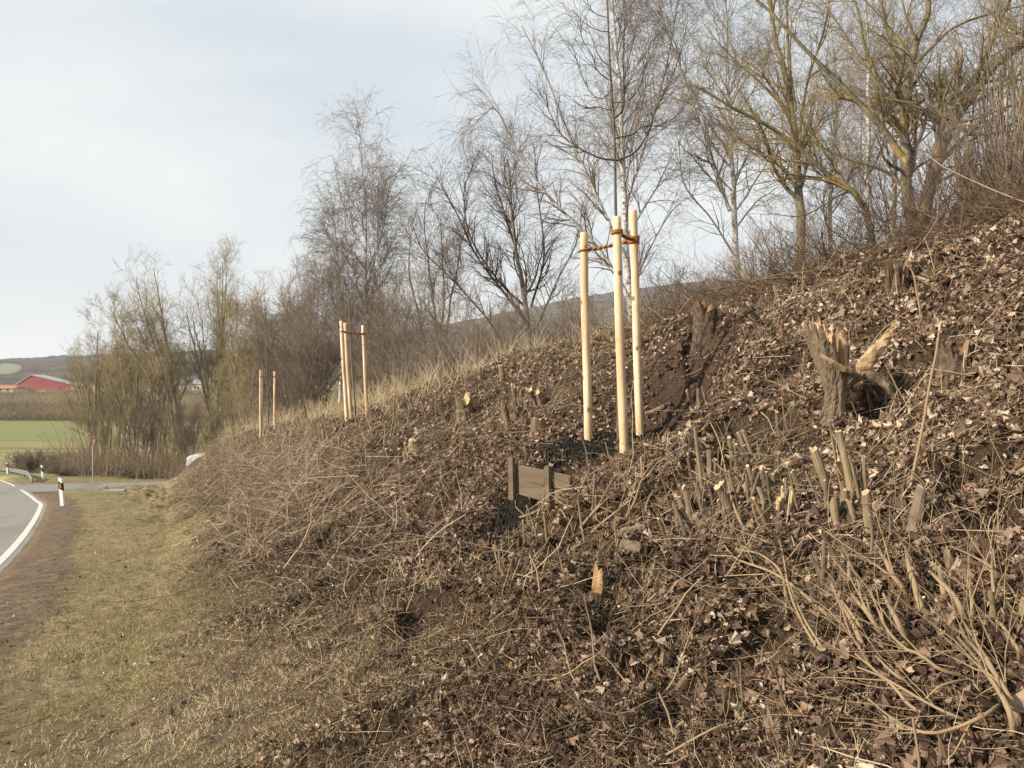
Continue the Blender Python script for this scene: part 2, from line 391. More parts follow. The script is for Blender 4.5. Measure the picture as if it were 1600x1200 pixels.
def tint_mat(name, stops, r=.8):
    k = NM(name); k.col(k.ramp(k.attr('tint'), stops)); k.rough(r); k.bs.inputs['Specular IOR Level'].default_value = .2; M[name] = k.m
tint_mat('grass_blade', [(0,(.11,.125,.035)),(.25,(.26,.215,.095)),(.5,(.38,.30,.16)),(.75,(.46,.385,.21)),(1,(.60,.51,.32))])
tint_mat('straw', [(0,(.17,.115,.07)),(.5,(.36,.265,.16)),(1,(.64,.53,.35))])
tint_mat('twig_litter', [(0,(.05,.033,.022)),(.35,(.13,.083,.052)),(.7,(.27,.185,.112)),(1,(.50,.38,.24))])
tint_mat('brush_twigs', [(0,(.045,.029,.019)),(.35,(.13,.083,.053)),(.7,(.28,.19,.12)),(1,(.54,.42,.28))])
tint_mat('brush_pale', [(0,(.07,.046,.032)),(.3,(.20,.138,.092)),(.65,(.40,.295,.20)),(1,(.66,.54,.385))])
tint_mat('thicket', [(0,(.12,.09,.065)),(.4,(.22,.165,.11)),(.75,(.30,.24,.135)),(1,(.37,.30,.16))], .95)
tint_mat('green_leaf', [(0,(.05,.11,.02)),(1,(.20,.33,.07))])
tint_mat('chips', [(0,(.30,.17,.08)),(.5,(.52,.34,.18)),(1,(.72,.58,.38))])
def asphalt():
    k = NM('asphalt'); f = k.noise(220, k.co(), 3, .8); b = k.noise(1.2, k.co(), 5, .6)
    c = k.mix(f, (.17,.16,.145), (.29,.275,.25)); c = k.mix(k.ramp(b, [(.4,0.),(.7,.55)]), c, (.29,.27,.24)); c = k.mix(k.ramp(k.noise(.35, k.co((1,.3,1)), 4, .7), [(.5,0.),(.62,.5)]), c, (.12,.113,.10)); k.col(c); k.rough(.85); k.bump(f, .5, .004); M['asphalt'] = k.m
    k = NM('line_paint'); c = k.mix(k.ramp(k.noise(60, k.co(), 4, .8), [(.55,0.),(.72,.6)]), (.60,.575,.51), (.33,.31,.28)); k.col(c); k.rough(.7); M['line'] = k.m
asphalt()
def hillm():
    k = NM('wooded_hill'); n1 = k.noise(.03, k.co((1,1,2)), 6, .7); n2 = k.noise(.006, k.co(), 3)
    c = k.mix(k.ramp(n1, [(.4,0.),(.6,1.)]), (.030,.026,.020), (.125,.092,.066)); c = k.mix(k.ramp(n2, [(.56,0.),(.64,1.)]), c, k.mix(n1, (.025,.035,.02), (.06,.065,.035)))
    c = k.mix(k.attr('z_field'), c, (.20,.21,.14)); k.col(c); k.rough(1); k.bs.inputs['Specular IOR Level'].default_value = 0; M['hill'] = k.m
hillm()
# ================================================================ GROUND
def ground():
    a1 = np.radians(np.linspace(-37, 37, 900)); a0 = np.radians(np.linspace(-180, -37, 90, endpoint=False)); a2 = np.radians(np.linspace(37, 180, 90)[1:])
    A = np.concatenate([a0, a1, a2]); r = np.concatenate([np.linspace(0.02, 1.2, 8, endpoint=False), np.geomspace(1.2, 60, 430, endpoint=False), np.geomspace(60, 1500, 110)])
    X = np.sin(A)[:,None]*r[None]; Y = np.cos(A)[:,None]*r[None]
    Z = height(X, Y); s, n = sn(X, Y); s = s.reshape(X.shape); n = n.reshape(X.shape)
    nA, nR = X.shape; idx = np.arange(nA*nR).reshape(nA, nR)
    q = np.stack([idx[:-1,:-1], idx[1:,:-1], idx[1:,1:], idx[:-1,1:]], -1).reshape(-1, 4)
    n0 = np.interp(s, _cs, _c0)+1.0
    w1 = .5*fbm(X*1.7, Y*1.7, 4, 71); w2 = fbm(X*.5, Y*.5, 3, 77)
    grass = sstep(n+w1*1.2, .6, 1.2)*(1-sstep(n+w1*2+w2*1.3, n0-1.1, n0+.3))
    grass = np.maximum(grass, sstep(s, 44, 47)*(n > 0)); grass = np.where(n < -7, .9, grass)
    grass = np.maximum(grass, (n > 14)*.5)
    dirt = (1-sstep(n+w1*1.3-.55*sstep(-Y, -7, -2), .6, 1.2))*(n > -.3)
    dirt = np.maximum(dirt, (1-sstep(np.hypot(X+1.9, Y-4.4)+w1*2, .6, 2.0))*.6)*(1-sstep(s, 42, 44)*.7)
    rx = [(1.85,8.5,.55), (1.35,7.5,.3), (-.35,6.3,.5), (2.9,5.6,.3), (1.5,8.2,.4), (2.3,8.9,.35), (-.4,5.2,.5)]
    red = 0*X
    for cx, cy, rr in rx: red = np.maximum(red, 1-sstep(np.hypot(X-cx, Y-cy)+w1*1.2, rr*.6, rr*1.2))
    black = 0*X
    for cx, cy, rr in [(.95,7.75,.50), (.55,7.45,.38), (.1,6.75,.42), (1.35,7.95,.3), (2.25,5.0,.16)]: black = np.maximum(black, 1-sstep(np.hypot(X-cx, Y-cy)+w1*.9, rr*.7, rr*1.1))
    field = sstep(Y, 54, 60)*(1-sstep(Y, 380, 420)); green = sstep(Y+12*w2, 120, 150)*(1-sstep(Y, 380, 420))
    o = mesh('ground', np.c_[X.ravel(), Y.ravel(), Z.ravel()], [q], M['ground'], smooth=True, attrs={'z_grass': grass.ravel(), 'z_dirt': dirt.ravel(), 'z_red': red.ravel(), 'z_black': black.ravel(), 'z_field': field.ravel(), 'z_green': green.ravel()})
    tag(o, kind='structure')
ground()
def strip(name, C, off, z0, mat, zf):
    """ribbon beside a centre line: off = lateral offsets"""
    C = np.asarray(C); T = np.gradient(C, axis=0); T /= np.linalg.norm(T, axis=1)[:,None]; Nn = np.c_[T[:,1], -T[:,0]]
    V = np.array([[*(C[i]+Nn[i]*o), zf(i, C[i]+Nn[i]*o)+z0] for i in range(len(C)) for o in off]); m = len(off)
    idx = np.arange(len(V)).reshape(-1, m); q = np.stack([idx[:-1,:-1], idx[:-1,1:], idx[1:,1:], idx[1:,:-1]], -1).reshape(-1, 4)
    return mesh(name, V, [q], mat)
ED = catmull(_ctrl, 24)
_s_ed, _ = sn(ED[:,0], ED[:,1])
zr_ed = zroad(_s_ed)
tag(strip('road', ED, [-6.9,-5,-3,-1,.1], 0, M['asphalt'], lambda i, p: zr_ed[i]), kind='structure')
tag(strip('edge_line_marking', ED[::1], [-.25,-.11], .006, M['line'], lambda i, p: zr_ed[i]), kind='structure')
tag(strip('far_edge_line_marking', ED[::1], [-6.6,-6.48], .006, M['line'], lambda i, p: zr_ed[i]), kind='structure')
SD = catmull(SIDE, 12)
tag(strip('side_road', SD, [-1.75,-.6,.6,1.75], .012, M['asphalt'], lambda i, p: zside(p[0], p[1])), kind='structure')
# ================================================================ HILLS
def hills():
    A = np.radians(np.linspace(-50, 50, 1300)); r = np.concatenate([np.linspace(900, 2600, 90), np.linspace(2700, 3600, 8)]); X = np.sin(A)[:,None]*r[None]; Y = np.cos(A)[:,None]*r[None]
    u = 800+F*np.tan(A); v = np.interp(u, [-300,0,130,260,400,560,700,800,900,1050,1200,1700,2300], [572,562,557,551,545,532,508,488,466,445,436,430,440])
    v = v+2.2*fbm(u*.02, u*0, 4, 9)
    ridge = (600-v)/F*2200*np.cos(A)*1.0
    ridge_z = ridge[:,None]
    t = np.clip((r-900)/(2200-900), 0, 1)[None]; prof = t*t*(3-2*t)*.55+t*.45
    Z = -12+(ridge_z+12)*prof-np.clip(r-2250, 0, 5000)[None]*.12
    rough = np.abs(fbm(X*.035, Y*.035, 3, 33))*10+fbm(X*.09, Y*.09, 2, 5)*5
    fld = sstep(fbm(X*.004, Y*.004, 2, 51), .16, .2)*(t < .35)*(u < 500)[:,None]
    fld = fld*((u > 60) & (u < 500))[:,None]; fld = np.maximum(fld, (np.exp(-((u[:,None]-8)/26)**2)*np.exp(-((t-.55)/.14)**2)) > .4)
    Z = Z+rough*t*(1-fld)
    idx = np.arange(X.size).reshape(X.shape); q = np.stack([idx[:-1,:-1], idx[1:,:-1], idx[1:,1:], idx[:-1,1:]], -1).reshape(-1, 4)
    tag(mesh('hills', np.c_[X.ravel(), Y.ravel(), Z.ravel()], [q], M['hill'], attrs={'z_field': fld.ravel()*1.}), kind='structure')
hills()
# ================================================================ SCATTER (ground cover nobody could count)
def wedge(n, r0, r1, rng, pw=1.0, amax=36, rough=True):
    """points in the part of the place in front of the camera, area density falling with distance**pw"""
    a = 2-pw
    r = (r0**a+rng.uniform(0,1,n)*(r1**a-r0**a))**(1/a) if abs(a) > 1e-6 else r0*(r1/r0)**rng.uniform(0,1,n)
    th = np.radians(rng.uniform(-amax, amax, n)); x = np.sin(th)*r; y = np.cos(th)*r; s, nn = sn(x, y); return x, y, s, nn
def normals(x, y):
    e = .06; h0 = height(x, y); gx = (height(x+e, y)-h0)/e; gy = (height(x, y+e)-h0)/e
    return h0, nrm(np.c_[-gx, -gy, np.ones_like(gx)])
def kill(x, y, m):
    """keep-out spots: bare black soil around the planted trees, the pit below the board"""
    k = np.zeros(len(x), bool)
    for cx, cy, r in [(.95,7.75,.55), (.55,7.45,.36), (.12,6.75,.40), (1.8,8.45,.45), (2.25,5.0,.15), (1.45,8.1,.35)]:
        k |= (np.hypot(x-cx, y-cy) < r*(1+1.6*fbm(x*3, y*3, 3, 8)))&(R0.uniform(size=len(x)) < .93)
    return m & ~k
LT = []
def tmpl(outline, nm):
    V = np.array([(0,0)]+outline, float); n = len(outline); return V, np.array([(0, i+1, (i+1) % n+1) for i in range(n)])
_half = [(.10,.0),(.16,.16),(.36,.20),(.27,.34),(.50,.46),(.30,.56),(.40,.78),(.18,.80),(.0,1.06)]
maple = [(0,-.05)]+_half+[(-a,b) for a, b in _half[-2::-1]]
_h2 = [(.07,.05),(.13,.22),(.24,.30),(.15,.42),(.28,.58),(.20,.72),(.20,.86),(0,1.0)]
oak = [(0,-.05)]+_h2+[(-a,b) for a, b in _h2[-2::-1]]
_h3 = [(.12,.1),(.24,.4),(.2,.7),(0,1.0)]
oval = [(0,-.02)]+_h3+[(-a,b) for a, b in _h3[-2::-1]]
def leaves(name, pts, nor, rng, size, tints, mat, tmp, tilt=.55, lift=.012, curl=1.0, szf=1.):
    V0, T0 = tmpl(tmp, ''); V0 = V0-np.array((0,.45)); N = len(pts); nv = len(V0)
    sz = rng.uniform(size[0], size[1], N)*szf
    up = nrm(nor+tilt*rng.normal(size=(N,3))); yaw = nrm(rng.normal(size=(N,3))); Xa = nrm(np.cross(up, yaw)); Ya = np.cross(up, Xa)
    cx = rng.normal(size=(N,1))*1.5*curl+.6*curl; cy = rng.normal(size=(N,1))*.9*curl; cw = rng.normal(size=(N,1))*.8*curl
    lx = V0[None,:,0]*rng.uniform(.7,1.2,(N,1)); ly = np.repeat(V0[None,:,1], N, 0)
    lz = cx*lx*lx+cy*ly*ly+cw*lx*ly+.10*curl*rng.normal(size=(N,nv))*(np.abs(V0[None,:,0]) > .1)
    W = (lx[...,None]*Xa[:,None]+ly[...,None]*Ya[:,None]+lz[...,None]*up[:,None])*sz[:,None,None]+pts[:,None]+up[:,None]*(lift*rng.uniform(.2,2.6,(N,1,1))+sz[:,None,None]*.12)
    T = (T0[None]+(np.arange(N)*nv)[:,None,None]).reshape(-1, 3)
    return W.reshape(-1,3), T, np.repeat(tints, nv)
def join_leaf(name, parts, mat, label, catg, smooth=False):
    V = []; T = []; A = []; n = 0
    for v, t, a in parts: V.append(v); T.append(t+n); A.append(a); n += len(v)
    o = mesh(name, np.vstack(V), [np.vstack(T)], mat, smooth=smooth, attrs={'tint': np.concatenate(A)})
    return tag(o, label, catg, kind='stuff')
def litter():
    rng = np.random.default_rng(11); parts = []
    for k, (tm, cnt, size) in enumerate([(maple, 60000, (.028,.072)), (oak, 66000, (.022,.058)), (oval, 66000, (.014,.042))]):
        x, y, s, n = wedge(cnt*2, 1.25, 34, rng, 1.45)
        n0 = np.interp(s, _cs, _c0)+1.0; cl = fbm(x*1.1, y*1.1, 3, 61)
        p = .018+.98*sstep(n+1.4*cl, n0-.7, n0+1.2); p = p*(.45+1.1*sstep(cl, -.25, .2)); p = np.where(s > 44, 0, p)
        p = p*(1-.7*sstep(n, 13, 18)); m = kill(x, y, (rng.uniform(0,1,len(x)) < p*(1-.75*sstep(fbm(x*1.9, y*1.9, 3, 19), .08, .17))) & (n > .4))
        x, y, s, n, n0 = x[m], y[m], s[m], n[m], n0[m]; z, N = normals(x, y)
        # pale clumps and dark clumps, as they lie on the bank
        tint = np.clip(rng.beta(1.25, 1.5, len(x))*.92+.50*fbm(x*2.3, y*2.3, 3, 90)+.20*sstep(n, 4.2, 7)-.05+.22*(1-sstep(n, n0-.3, n0+.8)), 0, .92)
        tint = np.where(rng.uniform(0,1,len(x)) < .010, rng.uniform(.95, 1, len(x)), tint)
        parts.append(leaves('', np.c_[x,y,z], N, rng, size, tint, None, tm, szf=np.where(n < n0+1.0, .62, .92), tilt=.62, lift=.016, curl=1.3))
    join_leaf('leaf_litter', parts, M['leaf'], 'brown and tan dead oak and maple leaves covering the bank', 'leaf litter')
litter()
def blades(name, x, y, z, N, rng, h, w, tint, mat, lean=.5, seg=2, flat=0., lab='', catg='grass'):
    n = len(x); b = np.c_[x,y,z]; up = nrm(N*(1-flat)+lean*rng.normal(size=(n,3))*np.array((1,1,.4))); up[:,2] = np.abs(up[:,2])
    sd = nrm(np.cross(up, rng.normal(size=(n,3)))); hh = rng.uniform(h[0], h[1], n)[:,None]; ww = rng.uniform(w[0], w[1], n)[:,None]*.5
    bend = nrm(rng.normal(size=(n,3))*np.array((1,1,.2))-np.array((0,0,.3)))*rng.uniform(.1,.7,(n,1))
    p1 = b+up*hh*.55; p2 = p1+nrm(up+bend)*hh*.55
    V = np.stack([b-sd*ww-N*.005, b+sd*ww-N*.005, p1-sd*ww*.8, p1+sd*ww*.8, p2], 1).reshape(-1,3); i = (np.arange(n)*5)[:,None]
    o = mesh(name, V, [i+np.array([0,1,3,2]), i+np.array([2,3,4])], mat, smooth=False, attrs={'tint': np.repeat(np.clip(tint,0,1), 5)})
    return tag(o, lab, catg, kind='stuff')
def grass():
    rng = np.random.default_rng(21)
    x, y, s, n = wedge(640000, 1.8, 42, rng, 1.35, 37)
    n0 = np.interp(s, _cs, _c0)+1.0; c = fbm(x*1.2, y*1.2, 4, 31); cb = fbm(x*.35, y*.35, 2, 35)
    p = sstep(n+.9*c-.3*sstep(-y, -7, -2), .7, 1.6)*(1-.92*sstep(n+1.7*c+cb-.8*(1-sstep(s, 1.5, 5)), n0+.1, n0+2.2)); p = p*(.35+.9*sstep(c, -.2, .15))
    p = p*np.where((s > 43.5) & (dside(x, y) < 2.0), 0, 1); m = (rng.uniform(0,1,len(x)) < p*1.1) & (n > .35)
    x, y, s, n, c, cb = x[m], y[m], s[m], n[m], c[m], cb[m]; z, N = normals(x, y)
    tint = .55+1.2*fbm(x*.9, y*.9, 3, 37)+rng.normal(size=len(x))*.2
    d = np.hypot(x, y); sc = 1+d/22
    o = blades('grass', x, y, z, N, rng, (.018,.055), (.0022,.0045), tint, M['grass_blade'], .95, lab='short winter grass, yellow green and straw, on the verge', catg='grass')
    # longer straw and green tufts among the leaves
    x, y, s, n = wedge(26000, 1.4, 26, rng, 1.5, 37); n0 = np.interp(s, _cs, _c0)+1.0; c = fbm(x*1.6, y*1.6, 3, 41)
    m = kill(x, y, (rng.uniform(0,1,len(x)) < sstep(c, -.05, .2)*sstep(n, .8, 2)) & (s < 43)); x, y = x[m], y[m]; z, N = normals(x, y)
    t2 = np.where(fbm(x*2.2, y*2.2, 2, 44) > .12, rng.uniform(0,.3,len(x)), rng.uniform(.4, 1, len(x)))
    blades('dry_grass', x, y, z, N, rng, (.05,.15), (.002,.004), t2, M['grass_blade'], .9, lab='longer dry grass blades and green tufts between the leaves', catg='grass')
    # tall dry stalks along the crest of the bank
    x, y, s, n = wedge(90000, 7, 40, rng, .9, 37); nc = np.interp(s, _cs, _cN); c = fbm(x*.8, y*.8, 3, 47)
    pk = (np.exp(-((n-nc-.3)/1.1)**2)+.35*np.exp(-((n-nc+1.6)/1.3)**2)*(s > 9))*(.25+.9*sstep(c, -.15, .2))*np.where(s > 8.5, 1, .16)*(s < 41)
    m = rng.uniform(0,1,len(x)) < pk*.95; x, y = x[m], y[m]; z, N = normals(x, y)
    V = []; K = 5; nn_ = len(x); P = np.empty((nn_,K,3)); P[:,0] = np.c_[x,y,z-.02]; dd = nrm(np.array((0,0,1))+rng.normal(size=(nn_,3))*.33); L = (rng.uniform(.15,.5,nn_)*(1+.9*sstep(s[m], 9, 14)))[:,None]*rng.uniform(.6,1.3,(nn_,1))
    for k in range(1, K): dd = nrm(dd+rng.normal(size=(nn_,3))*.12-np.array((0,0,.05*k))); P[:,k] = P[:,k-1]+dd*L/(K-1)
    R = np.full((nn_,K), .0026)*(1+sstep(s[m], 8, 20)[:,None]*.9)*np.linspace(1.2,.5,K); V, q = tubes(P, R, 3)
    tag(mesh('dry_stalks', V, [q], M['straw'], attrs={'tint': np.repeat(rng.uniform(.2,1,nn_), K*3)}), 'tall dry straw coloured stalks standing along the top of the bank', 'dry stalks', kind='stuff')
grass()
def debris():
    rng = np.random.default_rng(77); x, y, s, n = wedge(230000, 1.25, 26, rng, 1.55, 37); n0 = np.interp(s, _cs, _c0)+1.0
    m = kill(x, y, (rng.uniform(0,1,len(x)) < .22+.78*sstep(n+1.3*fbm(x*1.2, y*1.2, 3, 79), n0-1.3, n0)) & (n > .25) & (s < 44)); x, y = x[m], y[m]; z, N = normals(x, y)
    P, R = rods(x, y, z, N, rng, (.012,.075), (.0008,.0028), 3, lift=.035, wander=.3, rise=.35)
    stick_mesh('plant_debris', P, R, rng, M['brush_twigs'], 'matted bits of straw, bark and broken twig on the bank', 'plant debris', tint=rng.beta(1.1,2.0,len(P))*1.05)
def rods(x, y, z, N, rng, L, r, K=4, flat=1., lift=.01, wander=.18, dirv=None, up=0., rise=0.):
    n = len(x); t = nrm(rng.normal(size=(n,3))) if dirv is None else nrm(dirv+.55*rng.normal(size=(n,3)))
    t = nrm(t-flat*N*(t*N).sum(1)[:,None]+N*rng.normal(size=(n,1))*.10+N*rise*rng.uniform(0,1,(n,1))); P = np.empty((n,K,3)); l = rng.uniform(L[0], L[1], n)[:,None]
    P[:,0] = np.c_[x,y,z]+N*rng.uniform(.002, lift, (n,1))
    for k in range(1, K): t = nrm(t+wander*rng.normal(size=(n,3))*np.array((1,1,.5))+np.array((0,0,up))); P[:,k] = P[:,k-1]+t*l/(K-1)
    zz = height(P[:,:,0], P[:,:,1], True); low = P[:,:,2] < zz+.004; P[:,:,2] = np.where(low, zz+.006, P[:,:,2])
    rr = r[0]*(r[1]/r[0])**rng.uniform(0,1,n); R = rr[:,None]*np.linspace(1,.55,K)[None]; return P, R
def stick_mesh(name, P, R, rng, mat, lab, catg, sides=3, tint=None):
    V, q = tubes(P, R, sides); tint = rng.uniform(0,1,len(P)) if tint is None else tint
    return tag(mesh(name, V, [q], mat, attrs={'tint': np.repeat(np.clip(tint,0,1), P.shape[1]*sides)}), lab, catg, kind='stuff')
debris()
def twigs():
    rng = np.random.default_rng(31)
    x, y, s, n = wedge(34000, 1.3, 34, rng, 1.2, 37); n0 = np.interp(s, _cs, _c0)+1.0
    m = kill(x, y, (rng.uniform(0,1,len(x)) < .04+.96*sstep(n, n0-1.1, n0+.6)) & (n > .8) & (s < 44)); x, y = x[m], y[m]; z, N = normals(x, y)
    P, R = rods(x, y, z, N, rng, (.05,.36), (.0012,.0045), 5, lift=.04, wander=.24)
    stick_mesh('twig_litter', P, R, rng, M['twig_litter'], 'thin broken twigs strewn over the leaves of the bank', 'twigs', tint=rng.beta(1.6,1.8,len(P)))
    # crushed stalks lying across the slope, combed downhill to the left
    x, y, s, n = wedge(44000, 1.3, 30, rng, .8, 37); n0 = np.interp(s, _cs, _c0)+1.0; c = fbm(x*.7, y*.7, 3, 55)-.14*(1-sstep(s, 5, 10))
    m = kill(x, y, (rng.uniform(0,1,len(x)) < sstep(n, n0-.2, n0+.8)*sstep(c, -.2, .1)) & (s < 43)); x, y = x[m], y[m]; z, N = normals(x, y)
    P, R = rods(x, y, z, N, rng, (.10,.42), (.0010,.0034), 5, dirv=np.array((-.75,-.25,-.4))*np.sign(rng.normal(size=(len(x),1))), lift=.06, wander=.20)
    stick_mesh('flattened_stalks', P, R, rng, M['straw'], 'pale flattened stalks lying across the slope', 'dry stalks', tint=rng.uniform(-.1,.95,len(P)))
    # the band of cut reddish brushwood along the foot of the bank
    x, y, s, n = wedge(130000, 4, 45, rng, .75, 37); n0 = np.interp(s, _cs, _c0)+1.3; c = fbm(x*.6, y*.6, 3, 57)
    w = np.exp(-((n-n0-.55)/(.75+.02*s))**2)*sstep(s, 5, 9)*(s < 44.5)+.35*sstep(n, n0, n0+.5)*(1-sstep(n, n0+1.2, n0+2.6))*sstep(s, 3, 6)*(s < 44)
    m = (rng.uniform(0,1,len(x)) < w*(.35+.9*sstep(c, -.2, .2))*.42)&(np.hypot(x-.2, y-6.6) > .6); x, y, s = x[m], y[m], s[m]; z, N = normals(x, y)
    pile = .46*sstep(s, 6, 14)+.10; hz = pile*rng.beta(1.2,1.6,len(x))*(.6+1.2*sstep(c[m], -.1, .25))
    P, R = rods(x, y, z, N, rng, (.2,.85), (.0016,.0060), 6, flat=.8, dirv=np.array((-.5,-.15,.12))*np.sign(rng.normal(size=(len(x),1))+.3), lift=.05, wander=.2, rise=.45)
    P[:,:,2] += hz[:,None]
    sub = spawn((P, R), int(len(P)*2.2), rng, (.2,1), (20,60), .22, rf=.5, rmin=.0011, K=4, wander=.25)
    tn = rng.beta(1.6,1.7,len(P)); o = stick_mesh('cut_brushwood', *cat((P, R), sub), rng, M['brush_pale'], 'band of reddish brown cut brushwood heaped along the foot of the bank', 'brushwood', tint=rng.beta(1.7,1.7,len(P)+len(sub[0])))
    # thicker pale broken sticks tangled below the planted tree and across the lower bank
    x, y, s, n = wedge(3400, 2.6, 14, rng, .8, 37); c = fbm(x*1.1, y*1.1, 3, 83); n0 = np.interp(s, _cs, _c0)+1.0
    m = kill(x, y, (rng.uniform(0,1,len(x)) < sstep(n, n0+.3, n0+1)*(1-sstep(n, n0+2.0, n0+2.9))*sstep(c, -.02, .2)*.6*sstep(s, 1.2, 2.6))&(np.hypot(x-.25, y-6.55) > .42)); x, y = x[m], y[m]; z, N = normals(x, y)
    P, R = rods(x, y, z, N, rng, (.12,.5), (.0025,.0058), 7, flat=.75, lift=.06, wander=.13, rise=.55)
    sub = spawn((P, R), len(P), rng, (.3,1), (25,55), .16, rf=.55, rmin=.0016, K=4, wander=.2)
    stick_mesh('broken_sticks', *cat((P, R), sub), rng, M['brush_pale'], 'tangle of pale broken sticks over the lower half of the bank', 'sticks', sides=5, tint=rng.uniform(.1,.7,len(P)+len(sub[0])))
    # short cut stubble: thin stems standing on the bank
    x, y, s, n = wedge(9000, 2.2, 34, rng, 1.0, 37); n0 = np.interp(s, _cs, _c0)+1.0; c = fbm(x*1.3, y*1.3, 3, 59)
    m = kill(x, y, (rng.uniform(0,1,len(x)) < sstep(n, n0+.2, n0+1.)*sstep(c, .02, .2)*.75) & (s < 43)); x, y = x[m], y[m]; z, N = normals(x, y)
    nn_ = len(x); P = np.empty((nn_,4,3)); P[:,0] = np.c_[x,y,z-.03]; dd = nrm(np.array((-.10,0,1))+rng.normal(size=(nn_,3))*.30); L = rng.uniform(.08,.34,nn_)[:,None]
    for k in range(1,4): dd = nrm(dd+rng.normal(size=(nn_,3))*.1); P[:,k] = P[:,k-1]+dd*L/3
    R = rng.uniform(.002,.0055,nn_)[:,None]*np.linspace(1,.8,4)
    stick_mesh('cut_stubble', P, R, rng, M['twig_litter'], 'short cut stems standing up out of the leaves', 'stubble', sides=4, tint=rng.beta(2,1.6,nn_))
    # dark twiggy tangle along the crest on the right
    x, y, s, n = wedge(90000, 6, 20, rng, .9, 37); nc = np.interp(s, _cs, _cN); c = fbm(x*.9, y*.9, 3, 67)
    m = rng.uniform(0,1,len(x)) < np.exp(-((n-nc+1.1)/1.1)**2)*(s < 9.5)*(.25+.9*sstep(c, -.1, .2)); x, y = x[m], y[m]; z, N = normals(x, y)
    P, R = rods(x, y, z, N, rng, (.3,1.15), (.0015,.0050), 6, flat=.7, lift=.05, wander=.2, rise=.8, dirv=np.array((-.6,0,-.1))*np.sign(rng.normal(size=(len(x),1)))); sub = spawn((P, R), len(P)*2, rng, (.2,1), (20,60), .2, rf=.5, rmin=.0011, K=4, wander=.25)
    stick_mesh('crest_brushwood', *cat((P, R), sub), rng, M['twig_litter'], 'dark tangle of twigs lying along the crest on the right', 'brushwood', tint=rng.beta(1.1,2.6,len(P)+len(sub[0])))
    # wood chips and pale splinters
    x, y, s, n = wedge(5000, 2, 22, rng, 1.2, 37); m = (n > 3.2) & (s < 40) & (rng.uniform(0,1,len(x)) < .2+.8*sstep(fbm(x*1.2,y*1.2,2,65), .05, .2)); x, y = x[m], y[m]; z, N = normals(x, y)
    W = leaves('', np.c_[x,y,z], N, rng, (.012,.04), rng.uniform(0,1,len(x)), None, oval, tilt=.6, curl=.3)
    join_leaf('wood_chips', [W], M['chips'], 'pale wood chips and splinters scattered on the bank', 'wood chips')
    # a few small green weeds on the black soil and verge
    pts = []
    for (u, v) in [(1003,700),(1012,706),(928,690),(935,700),(783,700+56),(800,760),(100+12,1042),(1140,705),(1180,712),(757,785)]:
        h_ = hit(u, v); pts += [h_+np.r_[rng.normal(size=2)*.02, .01] for _ in range(5)]
    pts = np.array(pts); W = leaves('', pts, np.tile((0,0,1.), (len(pts),1)), rng, (.02,.045), rng.uniform(0,1,len(pts)), None, oval, tilt=.5, curl=.5)
    join_leaf('green_weeds', [W], M['green_leaf'], 'tiny fresh green weeds on the dark soil and verge', 'weeds')
    # soil crumbs of the planting pits
    c = []
    for cx, cy, r in [(.95,7.75,.55), (.55,7.45,.40), (.02,6.72,.5), (1.4,8.0,.35), (-.15,6.4,.38)]:
        k = 1100; rr = r*np.sqrt(rng.uniform(0,1,k)); th = rng.uniform(0,6.3,k); c.append(np.c_[cx+rr*np.cos(th), cy+rr*np.sin(th)])
    c = np.vstack(c); z, N = normals(c[:,0], c[:,1]); sz = rng.gamma(2,.006,len(c))+.004
    oc = np.array([(1,0,0),(-1,0,0),(0,1,0),(0,-1,0),(0,0,1),(0,0,-1)], float); V = np.c_[c,z][:,None]+oc[None]*sz[:,None,None]*rng.uniform(.6,1.4,(len(c),6,1))
    T = np.array([(0,2,4),(2,1,4),(1,3,4),(3,0,4),(2,0,5),(1,2,5),(3,1,5),(0,3,5)]); T = (T[None]+(np.arange(len(c))*6)[:,None,None]).reshape(-1,3)
    c2 = []
    for cx, cy, r in [(1.85,8.5,.6), (1.35,7.5,.35), (-.35,6.3,.55), (2.3,8.9,.4)]:
        k = 900; rr = r*np.sqrt(rng.uniform(0,1,k)); th = rng.uniform(0,6.3,k); c2.append(np.c_[cx+rr*np.cos(th), cy+rr*np.sin(th)])
    c2 = np.vstack(c2); z2, N2 = normals(c2[:,0], c2[:,1]); sz2 = rng.gamma(1.6,.008,len(c2))+.004; V2 = np.c_[c2,z2][:,None]+oc[None]*sz2[:,None,None]*rng.uniform(.6,1.4,(len(c2),6,1)); T2 = T[:len(c2)*8]
    tag(mesh('red_soil', V2.reshape(-1,3), [T2], M['red_soil'], smooth=False), 'reddish brown clods of freshly dug soil behind the nearest stakes', 'soil', kind='stuff')
    tag(mesh('black_soil', V.reshape(-1,3), [T], M['black_soil'], smooth=False), 'crumbly black planting soil around the nearest staked tree', 'soil', kind='stuff')
twigs()
# ================================================================ STAKED YOUNG TREES
def ring_rope(mb, P, R, z, turns, rr, rng, n=14):
    """rope wound round a stake at height z (P: axis base/top)"""
    a, b = P; t = (z-a[2])/(b[2]-a[2]); c = a+(b-a)*t; th = np.linspace(0, 2*np.pi*turns, int(n*turns))
    k = np.linspace(-1, 1, len(th))*rr*turns*.75
    Q = np.c_[c[0]+(R+rr*.7)*np.cos(th), c[1]+(R+rr*.7)*np.sin(th), c[2]+k+.004*np.sin(th+1)]
    mb.tube(Q, rr, 6, jit=rr*.12); return c
def strand(mb, a, b, r, sag, twist, rng):
    K = 26; f = np.linspace(0,1,K); c = a+(b-a)*f[:,None]; c[:,2] -= sag*4*f*(1-f); d = nrm(b-a); s = nrm(np.cross(d, (0,0,1))); u = np.cross(s, d)
    for ph in (0, np.pi):
        w = f*twist*2*np.pi+ph; mb.tube(c+r*.8*(s*np.cos(w)[:,None]+u*np.sin(w)[:,None]), r, 6, jit=r*.1)
